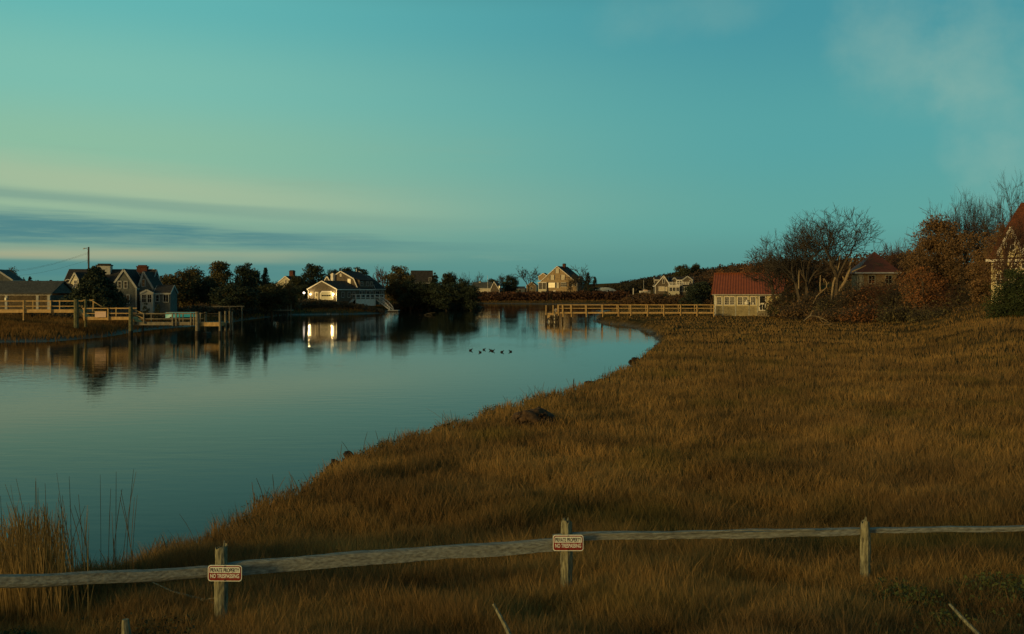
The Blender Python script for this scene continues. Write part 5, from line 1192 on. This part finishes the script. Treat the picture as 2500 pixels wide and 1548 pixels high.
# dead branch standing out of the water
X, Y = P(1052, 769, 0); T = empty('dead_branch', (X, Y, 0), 0, 'pale dead branch sticking out of the water below the evergreen point', 'branch')
driftwood(T, [([(-1.8,0,-.2),(-.8,0,.25),(.1,0,.42),(.9,0,.5)],[.05,.05,.04,.02]),([(-.8,0,.25),(-.1,.2,.15),(.5,.3,-.1)],[.04,.03,.02])])

# ------------------------------------------------------------------ mound of wrack, peat blocks, stake, sticks
def lump(name, X, Y, z, sx, sy, sz, seed, mat, label, cat, fuzz=0):
    me = bpy.data.meshes.new('body'); b_ = bmesh.new(); bmesh.ops.create_icosphere(b_, subdivisions=4, radius=1)
    for v_ in b_.verts:
        d = mnoise.fractal(v_.co*1.6+Vector((seed, 0, 0)), .8, 2.0, 5); v_.co *= 1+.42*d; v_.co.z = max(v_.co.z, -.4)
        v_.co = Vector((v_.co.x*sx, v_.co.y*sy, v_.co.z*sz*(1-.35*v_.co.x)))
    b_.to_mesh(me); b_.free(); me.polygons.foreach_set('use_smooth', [True]*len(me.polygons))
    e = empty(name, (X, Y, z), 0, label, cat); link('mass', me, MAT[mat], e)
    if fuzz:
        r = np.random.default_rng(int(seed*10)); n = fuzz; p = r.standard_normal((n, 3)); p /= np.linalg.norm(p, axis=1)[:, None]; p[:,2] = np.abs(p[:,2])*.9
        c_ = p*np.array([sx, sy, sz])*(.9+.2*r.random((n,1))); c_[:,2] *= 1-.35*p[:,0]
        v_, q_ = leaf_quads(c_, .045, r); fast_mesh('straw', v_, quads=q_, mat=MAT[mat], parent=e)
    return e
X, Y = P(1312, 1056, .85); lump('wrack_mound', X, Y, gz(X, Y)+.12, .60, .5, .42, 3.3, 'wrack', 'dark mound of matted wrack sitting in the marsh grass', 'mound', 2200)
for i, (px, py, sx, sz, lab) in enumerate([(862,1132,.38,.20,'dark slumped peat block on the bank edge, nearest of the three'),(1400,975,.6,.22,'dark peat block breaking off the bank, middle of the three'),(1488,925,.95,.26,'dark peat block breaking off the bank, farthest of the three')]):
    X, Y = P(px, py, .7); lump('peat_block', X, Y, .36, sx, sx*.6, sz, 7.1+i*3, 'peat', lab, 'peat block', 300)
X, Y = P(1400, 962, .9); T = empty('stake', (X, Y, gz(X, Y)), .1, 'thin dark stake standing on the bank edge above the water', 'stake')
MB().tube([(0,0,-.1),(.01,0,.55),(.02,0,.62)],[.022,.02,.008],6).build('shaft', 'pile', T)

# ------------------------------------------------------------------ split rail fence with the two signs
POSTS = [(-400,6.7,2.45,1.6,.06),(541,7.8,zt(1329,7.8),1.45,.058),(1383,8.8,zt(1266,8.8),1.3,.060),(2112,9.4,zt(1268,9.4),1.3,.052),(2760,10.2,2.2,1.2,.055)]
def beam(p, q, w, h, seed, n=26, twist=0, rag=.12, ends=True):
    """hand split rail: many sided, wavering along its length"""
    m = MB(); R = random.Random(seed); p, q = Vector(p), Vector(q); d = (q-p).normalized(); a = d.cross(Vector((0,0,1))).normalized(); b_ = a.cross(d); k = 12
    ph = [R.uniform(0, 6.28) for _ in range(6)]; rk = [R.uniform(.82, 1.12) for _ in range(k)]
    for i in range(n+1):
        t = i/n; c_ = p.lerp(q, t)+b_*(.007*math.sin(t*6+ph[0])+.003*math.sin(t*23+ph[1]))+a*.01*math.sin(t*7+ph[2])
        en = min(1, .62+min(t, 1-t)*6) if ends else 1
        for j in range(k):
            an = 2*math.pi*(j+.5)/k; rr = rk[j]*(1+.04*math.sin(t*17+j*2+ph[3])+rag*R.uniform(-.5, .5)*.6)*en/max(abs(math.cos(an)), abs(math.sin(an)))**.75*.93
            m.v.append(tuple(c_+a*math.cos(an)*w/2*rr+b_*math.sin(an)*h/2*rr))
    for i in range(n):
        for j in range(k): j2 = (j+1) % k; m.f.append((i*k+j, i*k+j2, (i+1)*k+j2, (i+1)*k+j))
    m.f.append(tuple(reversed(range(k)))); m.f.append(tuple(n*k+j for j in range(k))); return m
FT = empty('rail_fence', (0, 8.5, 1.5), 0, 'weathered split rail fence crossing the foreground marsh grass', 'fence')
off = Vector((0, 8.5, 1.5))
def fpart(name, mb, mat, smooth=False):
    mb.v = [tuple(Vector(v_)-off) for v_ in mb.v]; return mb.build(name, mat, FT, smooth)
def post(px, Y, zt_, zb_, r_, seed, spikes):
    X = at(px, Y); m = MB(); R = random.Random(seed); k = 14; n = 22
    rk = [R.uniform(.86, 1.1) for _ in range(k)]
    for i in range(n+1):
        t = i/n
        for j in range(k):
            an = 2*math.pi*j/k; rr = r_*rk[j]*(1+.05*math.sin(t*11+j)+.05*R.uniform(-1, 1))*(1-.12*max(0, t-.7)/.3)
            zz = zb_+(zt_-zb_)*t
            if i == n: zz -= R.uniform(0, .045)
            m.v.append((X+math.cos(an)*rr, Y+math.sin(an)*rr, zz))
    for i in range(n):
        for j in range(k): j2 = (j+1) % k; m.f.append((i*k+j, i*k+j2, (i+1)*k+j2, (i+1)*k+j))
    c_ = len(m.v); m.v.append((X, Y, zt_-.07)); 
    for j in range(k): m.f.append((n*k+j, n*k+(j+1) % k, c_))
    for dx, dz, w in spikes: m.tube([(X+dx, Y, zt_-.12), (X+dx+.004, Y, zt_-.03), (X+dx+.008, Y, zt_+dz)], [w, w*.75, w*.2], 5)
    fpart('post', m, 'oldpost')
for i, (px, Y, a, b_, r_) in enumerate(POSTS):
    post(px, Y, a, b_, r_, 40+i, {1: [(.016,.035,.016),(-.035,-.02,.014)], 2: [(-.03,.008,.02),(.01,.014,.02)], 3: [(.0,.028,.028)]}.get(i, []))
def rail_pt(px, py, Y): return (at(px, Y), Y, zt(py, Y))
fpart('rail', beam(rail_pt(-420,1436,6.7), rail_pt(560,1396,7.86), .075, .105, 1), 'old')
fpart('rail', beam(rail_pt(525,1391,7.80), rail_pt(1412,1323,8.86), .085, .125, 2, n=40), 'old')
fpart('rail', beam(rail_pt(1350,1312,8.76), rail_pt(2125,1297,9.47), .07, .075, 3, n=36, rag=.3), 'old')
fpart('rail', beam(rail_pt(2095,1297,9.44), rail_pt(2790,1282,10.2), .07, .055, 4, rag=.3), 'old')
fpart('rail_splinter', beam(rail_pt(1470,1303,8.82), rail_pt(1990,1294,9.24), .03, .022, 5, rag=.3), 'old')
def rrect(w, h, r_, n=6):
    pts = []
    for cx, cz, a0 in ((w/2-r_,h/2-r_,0),(-w/2+r_,h/2-r_,90),(-w/2+r_,-h/2+r_,180),(w/2-r_,-h/2+r_,270)):
        for i in range(n+1): a = math.radians(a0+90*i/n); pts.append((cx+r_*math.cos(a), cz+r_*math.sin(a)))
    return list(reversed(pts))[::-1]
def text_mesh(s_, width, height_, mat, parent, x, z, y, name):
    cu = bpy.data.curves.new('t', 'FONT'); cu.body = s_; cu.align_x = 'CENTER'; cu.align_y = 'CENTER'; cu.size = 1; cu.extrude = .0; cu.offset = .022
    o = bpy.data.objects.new('t', cu); C.objects.link(o); bpy.context.view_layer.update()
    me = bpy.data.meshes.new_from_object(o.evaluated_get(bpy.context.evaluated_depsgraph_get())); bpy.data.objects.remove(o)
    co = np.empty(len(me.vertices)*3); me.vertices.foreach_get('co', co); co = co.reshape(-1, 3)
    mn, mx = co.min(0), co.max(0); c_ = (mn+mx)/2
    sx = width/(mx[0]-mn[0]); sy = height_/(mx[1]-mn[1]); new = np.stack([(co[:,0]-c_[0])*sx+x, np.full(len(co), y), (co[:,1]-c_[1])*sy+z], -1)
    me.vertices.foreach_set('co', new.ravel()); me.update(); me.name = name; me.materials.clear(); return link(name, me, MAT[mat], parent)
def sign(px, py, Y, wpx, hpx, label, tilt):
    w, h = wpx/F*Y, hpx/F*Y; T = empty('warning_sign', (at(px, Y), Y, zt(py, Y)), 0, label, 'sign', 'private property signs on the rail fence'); T.rotation_euler = (0, tilt, 0)
    MB().prism(rrect(w, h, .026), -.0015, .0015, 'y').build('panel', 'sign_w', T)
    MB().prism(rrect(w*.95, h*.90, .022), -.0035, -.0018, 'y').build('red_field', 'sign_r', T)
    # white upper field with rounded top corners
    a, b_ = w*.895/2, h*.78/2; pts = [(-a, .004), (a, .004)]; r_ = .015
    for i in range(7): t = math.radians(90*i/6); pts.append((a-r_+r_*math.cos(t), b_-r_+r_*math.sin(t)))
    for i in range(7): t = math.radians(90+90*i/6); pts.append((-a+r_+r_*math.cos(t), b_-r_+r_*math.sin(t)))
    MB().prism(pts, -.0055, -.0038, 'y').build('white_field', 'sign_w', T)
    text_mesh('PRIVATE PROPERTY', w*.85, h*.26, 'sign_k', T, 0, h*.195, -.0065, 'lettering')
    text_mesh('NO TRESPASSING', w*.85, h*.25, 'sign_w', T, 0, -h*.165, -.0045, 'lettering')
    MB().tube([(0,-.008,h*.43),(0,-.0018,h*.43)],[.006,.006],8).tube([(0,-.008,-h*.42),(0,-.0018,-h*.42)],[.006,.006],8).build('screw', 'pile', T)
sign(549, 1399.5, 7.70, 83, 39.5, 'left private property sign, on the short split post', math.radians(.5))
sign(1387, 1325.5, 8.70, 74.5, 39.5, 'right private property sign, on the taller square-topped post', math.radians(0))

# clods fallen from the bank edge, one mesh shared
CL = [(792,1150,.8,'lowest peat clod on the bank edge, nearest the viewer'),(812,1134,1.0,'squat peat clod just above the lowest one on the bank edge'),(828,1118,1.15,'pointed peat clod at the step in the near bank edge'),
      (868,1102,1.3,'broad peat clod on the corner where the near bank turns'),(1000,1068,1.1,'small peat clod on the bank edge left of the wrack mound, farther from it'),(1090,1036,1.3,'peat clod on the bank edge nearest the wrack mound'),(1553,870,1.5,'farthest peat clod, where the bank turns toward the pier')]
for i, (px, py, sc, lab) in enumerate(CL):
    X, Y = P(px, py, .80); e = lump('peat_clod', X, Y, .42, .26*sc, .20*sc, .24*min(sc, 1.3), 4.4+i*1.7, 'peat', lab, 'peat clod', 160); e['group'] = 'peat clods along the near bank edge'
# dark low growth along the bank shoulder
rb = np.random.default_rng(300); n = 5200; t = rb.random(n//8); seg = np.linspace(0, 1, 18); bx = np.interp(t, seg, R_POLY[3:21,0]); by = np.interp(t, seg, R_POLY[3:21,1])
bx = bx+rb.normal(.75, .45, n//8); by = by-rb.normal(.35, .4, n//8); kk = np.sin(t*61)+np.sin(t*143+2) > -.6; bx, by = bx[kk], by[kk]
ix = np.repeat(np.arange(len(bx)), 60); g = rb.standard_normal((len(ix), 3))*np.array([.22, .22, 0]); zz = height(bx, by)
pts = np.stack([bx[ix]+g[:,0], by[ix]+g[:,1], zz[ix]+.30*rb.random(len(ix))*np.exp(-(g[:,0]**2+g[:,1]**2)*8)], -1)
v_, q_ = leaf_quads(pts, .026, rb); tag(fast_mesh('bank_weeds', v_, quads=q_, mat=MAT['weed_d']), 'dark low weeds matted along the shoulder of the near bank', 'weeds', kind='stuff')
# matted darker patches and dark weeds right in front
for nm, xr, yr, nn, mt, hh, lab in (('dark_weeds', (-150, 480), (6.9, 7.7), 160, 'weed_d', .34, 'dark weeds tangled at the lower left corner'), ('dark_weeds', (600, 1700), (7.0, 8.4), 200, 'weed_d', .26, 'dark matted weeds in the hollows along the bottom'), ('green_weeds', (2120, 2560), (7.1, 8.9), 190, 'weed', .36, 'fresh green weeds spreading through the straw at the lower right')):
    cx = rb.uniform(*xr, nn); cy = rb.uniform(*yr, nn); kk = np.sin(cx*.011+cy*3)+np.sin(cx*.023+1) > -.5; cx, cy = cx[kk], cy[kk]; cx = (cx-CX)/F*cy
    ix = np.repeat(np.arange(len(cx)), 90); g = rb.standard_normal((len(ix), 2))*.15; zz = height(cx, cy)
    pts = np.stack([cx[ix]+g[:,0], cy[ix]+g[:,1], zz[ix]+hh*rb.random(len(ix))**.8*np.exp(-(g**2).sum(1)*12)], -1); v_, q_ = leaf_quads(pts, .014, rb)
    tag(fast_mesh(nm, v_, quads=q_, mat=MAT[mt]), lab, 'weeds', kind='stuff')

# foreground sticks and stubs
def stick(name, pts, rs, label, mat='oldpost'):
    w = [(at(px, Y), Y, zt(py, Y)) for px, py, Y in pts]; o = Vector(w[0]); T = empty(name, o, 0, label, 'branch'); MB().tube([Vector(q)-o for q in w], rs, 6).build('wood', mat, T); return T, o
stick('fallen_branch', [(2420,1580,6.9),(2355,1515,7.1),(2318,1475,7.3)], [.018,.016,.010], 'fallen grey branch in the grass at the lower right')
stick('leaning_stick', [(1262,1590,6.6),(1235,1530,6.7),(1205,1475,6.8)], [.022,.018,.012], 'leaning grey stick in the grass below the middle of the fence')
T, o = stick('fallen_branch', [(560,1490,8.2),(500,1466,8.3),(420,1444,8.5),(365,1418,8.8)], [.014,.013,.010,.004], 'thin pale branch lying in the grass left of the short post')
MB().tube([Vector((at(500,8.3),8.3,zt(1466,8.3)))-o, Vector((at(515,8.3),8.25,zt(1462,8.25)))-o, Vector((at(540,8.3),8.2,zt(1460,8.2)))-o], [.01,.008,.004], 5).build('twig', 'oldpost', T)
T, o = stick('wooden_stub', [(312,1600,6.6),(309,1560,6.6),(306,1512,6.6)], [.040,.038,.024], 'short grey wooden stub at the lower left')

# ------------------------------------------------------------------ tall reeds, plumes and weeds
RM = grass_mat('reed_straw', [(.25,(.045,.040,.020)),(.45,(.095,.070,.028)),(.6,(.15,.10,.035)),(.8,(.22,.16,.065))], (.08,.08,.03), .5, .2)
RM2 = grass_mat('orange_reed_straw', [(.25,(.11,.085,.038)),(.45,(.21,.155,.062)),(.6,(.30,.215,.085)),(.8,(.42,.32,.14))], (.12,.11,.03), .5, .2)
def reeds(name, label, xs, Ys, hmin, hmax, seed, mat, w=.0055, lean=.12, cat='reeds', plume=.5):
    r = np.random.default_rng(seed); n = len(xs); x_ = np.array([at(p, q) for p, q in zip(xs, Ys)]); y_ = np.array(Ys, float); z_ = height(x_, y_)
    h_ = r.uniform(hmin, hmax, n); th = r.uniform(-.5, .5, n); lx = r.normal(-.05, lean, n)*h_; ly = r.normal(0, lean, n)*h_
    vs = []; q_ = []; k = 5
    V = np.empty((n, (k+1)*2, 3)); 
    for i in range(k+1):
        t = i/k; ww = w*(1-.55*t)*(1+.9*plume*(.72 < t < .95)); cx = x_+lx*t*t; cy = y_+ly*t*t; cz = z_-.05+h_*t
        V[:,2*i] = np.stack([cx-np.cos(th)*ww, cy-np.sin(th)*ww, cz], -1); V[:,2*i+1] = np.stack([cx+np.cos(th)*ww, cy+np.sin(th)*ww, cz], -1)
    f = np.array([[2*i, 2*i+1, 2*i+3, 2*i+2] for i in range(k)]); q_ = (np.arange(n)[:,None,None]*(2*k+2)+f[None]).reshape(-1, 4)
    return tag(fast_mesh(name, V.reshape(-1, 3), quads=q_, mat=mat, attr=np.repeat(r.random(n), 2*k+2)), label, cat, kind='stuff')
r9 = np.random.default_rng(11)
n = 1500; Ys = r9.uniform(7.8, 9.6, n); xs = np.clip(r9.normal(60, 55, n), -260, 215); reeds('reeds', 'thick stand of dry orange reeds in front of the water at the lower left', xs, Ys, .45, 1.12, 12, RM2, w=.0040, lean=.09)
n = 90; Ys = r9.uniform(7.8, 9.8, n); xs = r9.uniform(-200, 345, n); reeds('tall_reeds', 'sparse tall reed stalks standing against the water at the lower left', xs, Ys, 1.0, 1.45, 13, RM, w=.0036, lean=.09)
n = 2600; xs = r9.uniform(-120, 2620, n); Ys = r9.uniform(6.9, 8.2, n); reeds('straw_stalks', 'loose straw stalks rising along the bottom of the view', xs, Ys, .16, .36, 14, RM, w=.0022, lean=.28, cat='grass')
n = 420; xs = np.concatenate([r9.normal(1640, 50, n//2), r9.uniform(1500, 2350, n//2)]); Ys = r9.uniform(7.0, 8.0, n); reeds('straw_tuft', 'pale tuft of long straw at the bottom right of the fence', xs, Ys, .30, .52, 15, RM, w=.0024, lean=.25, cat='grass')
# taller wisps along the bank edge
m_ = 520; t = r9.random(m_); bx = np.interp(t, np.linspace(0, 1, 17), R_POLY[3:20,0]); by = np.interp(t, np.linspace(0, 1, 17), R_POLY[3:20,1])
bx = bx+r9.normal(.35, .25, m_); by = by-abs(r9.normal(.4, .3, m_)); cl = np.sin(t*90)+np.sin(t*37+1); kk = cl > .1; bx, by = bx[kk], by[kk]
reeds('bank_wisps', 'wispy taller grass heads along the bank edge', list(bx/by*F+CX), list(by), .34, .72, 16, RM, w=.007, lean=.3, cat='grass')
# green weeds at the lower right
r = np.random.default_rng(77)
for i, (px, Y, w, h_, lab) in enumerate([(2230,8.3,.95,.42,'green leafy weeds growing right of the third fence post'),(2330,7.6,.8,.40,'green weeds at the lower right, nearest the viewer'),(2470,8.6,1.0,.50,'green weeds under the rail at the right border'),(20,7.2,.6,.35,'green weeds under the rail at the lower left corner')]):
    X = at(px, Y); n = 2600; g = r.standard_normal((n, 3))*np.array([w*.36, w*.36, 0]); zz = (r.random(n)**.8)*h_*np.exp(-(g[:,0]**2+g[:,1]**2)/(w*w*.6)); g[:,2] = zz
    v_, q_ = leaf_quads(g, .017, r); e = empty('green_weed', (X, Y, gz(X, Y)), 0, lab, 'weeds'); fast_mesh('leaves', v_, quads=q_, mat=MAT['weed'], parent=e)
    m = MB()
    for j in range(30): a = random.Random(j+i*40); x_, y_ = a.gauss(0, w*.3), a.gauss(0, w*.3); m.tube([(x_,y_,-.05),(x_+a.gauss(0,.05),y_,h_*a.uniform(.5,1)*math.exp(-(x_*x_+y_*y_)/(w*w*.6)))],[.004,.002],4)
    m.build('stems', 'weed', e)
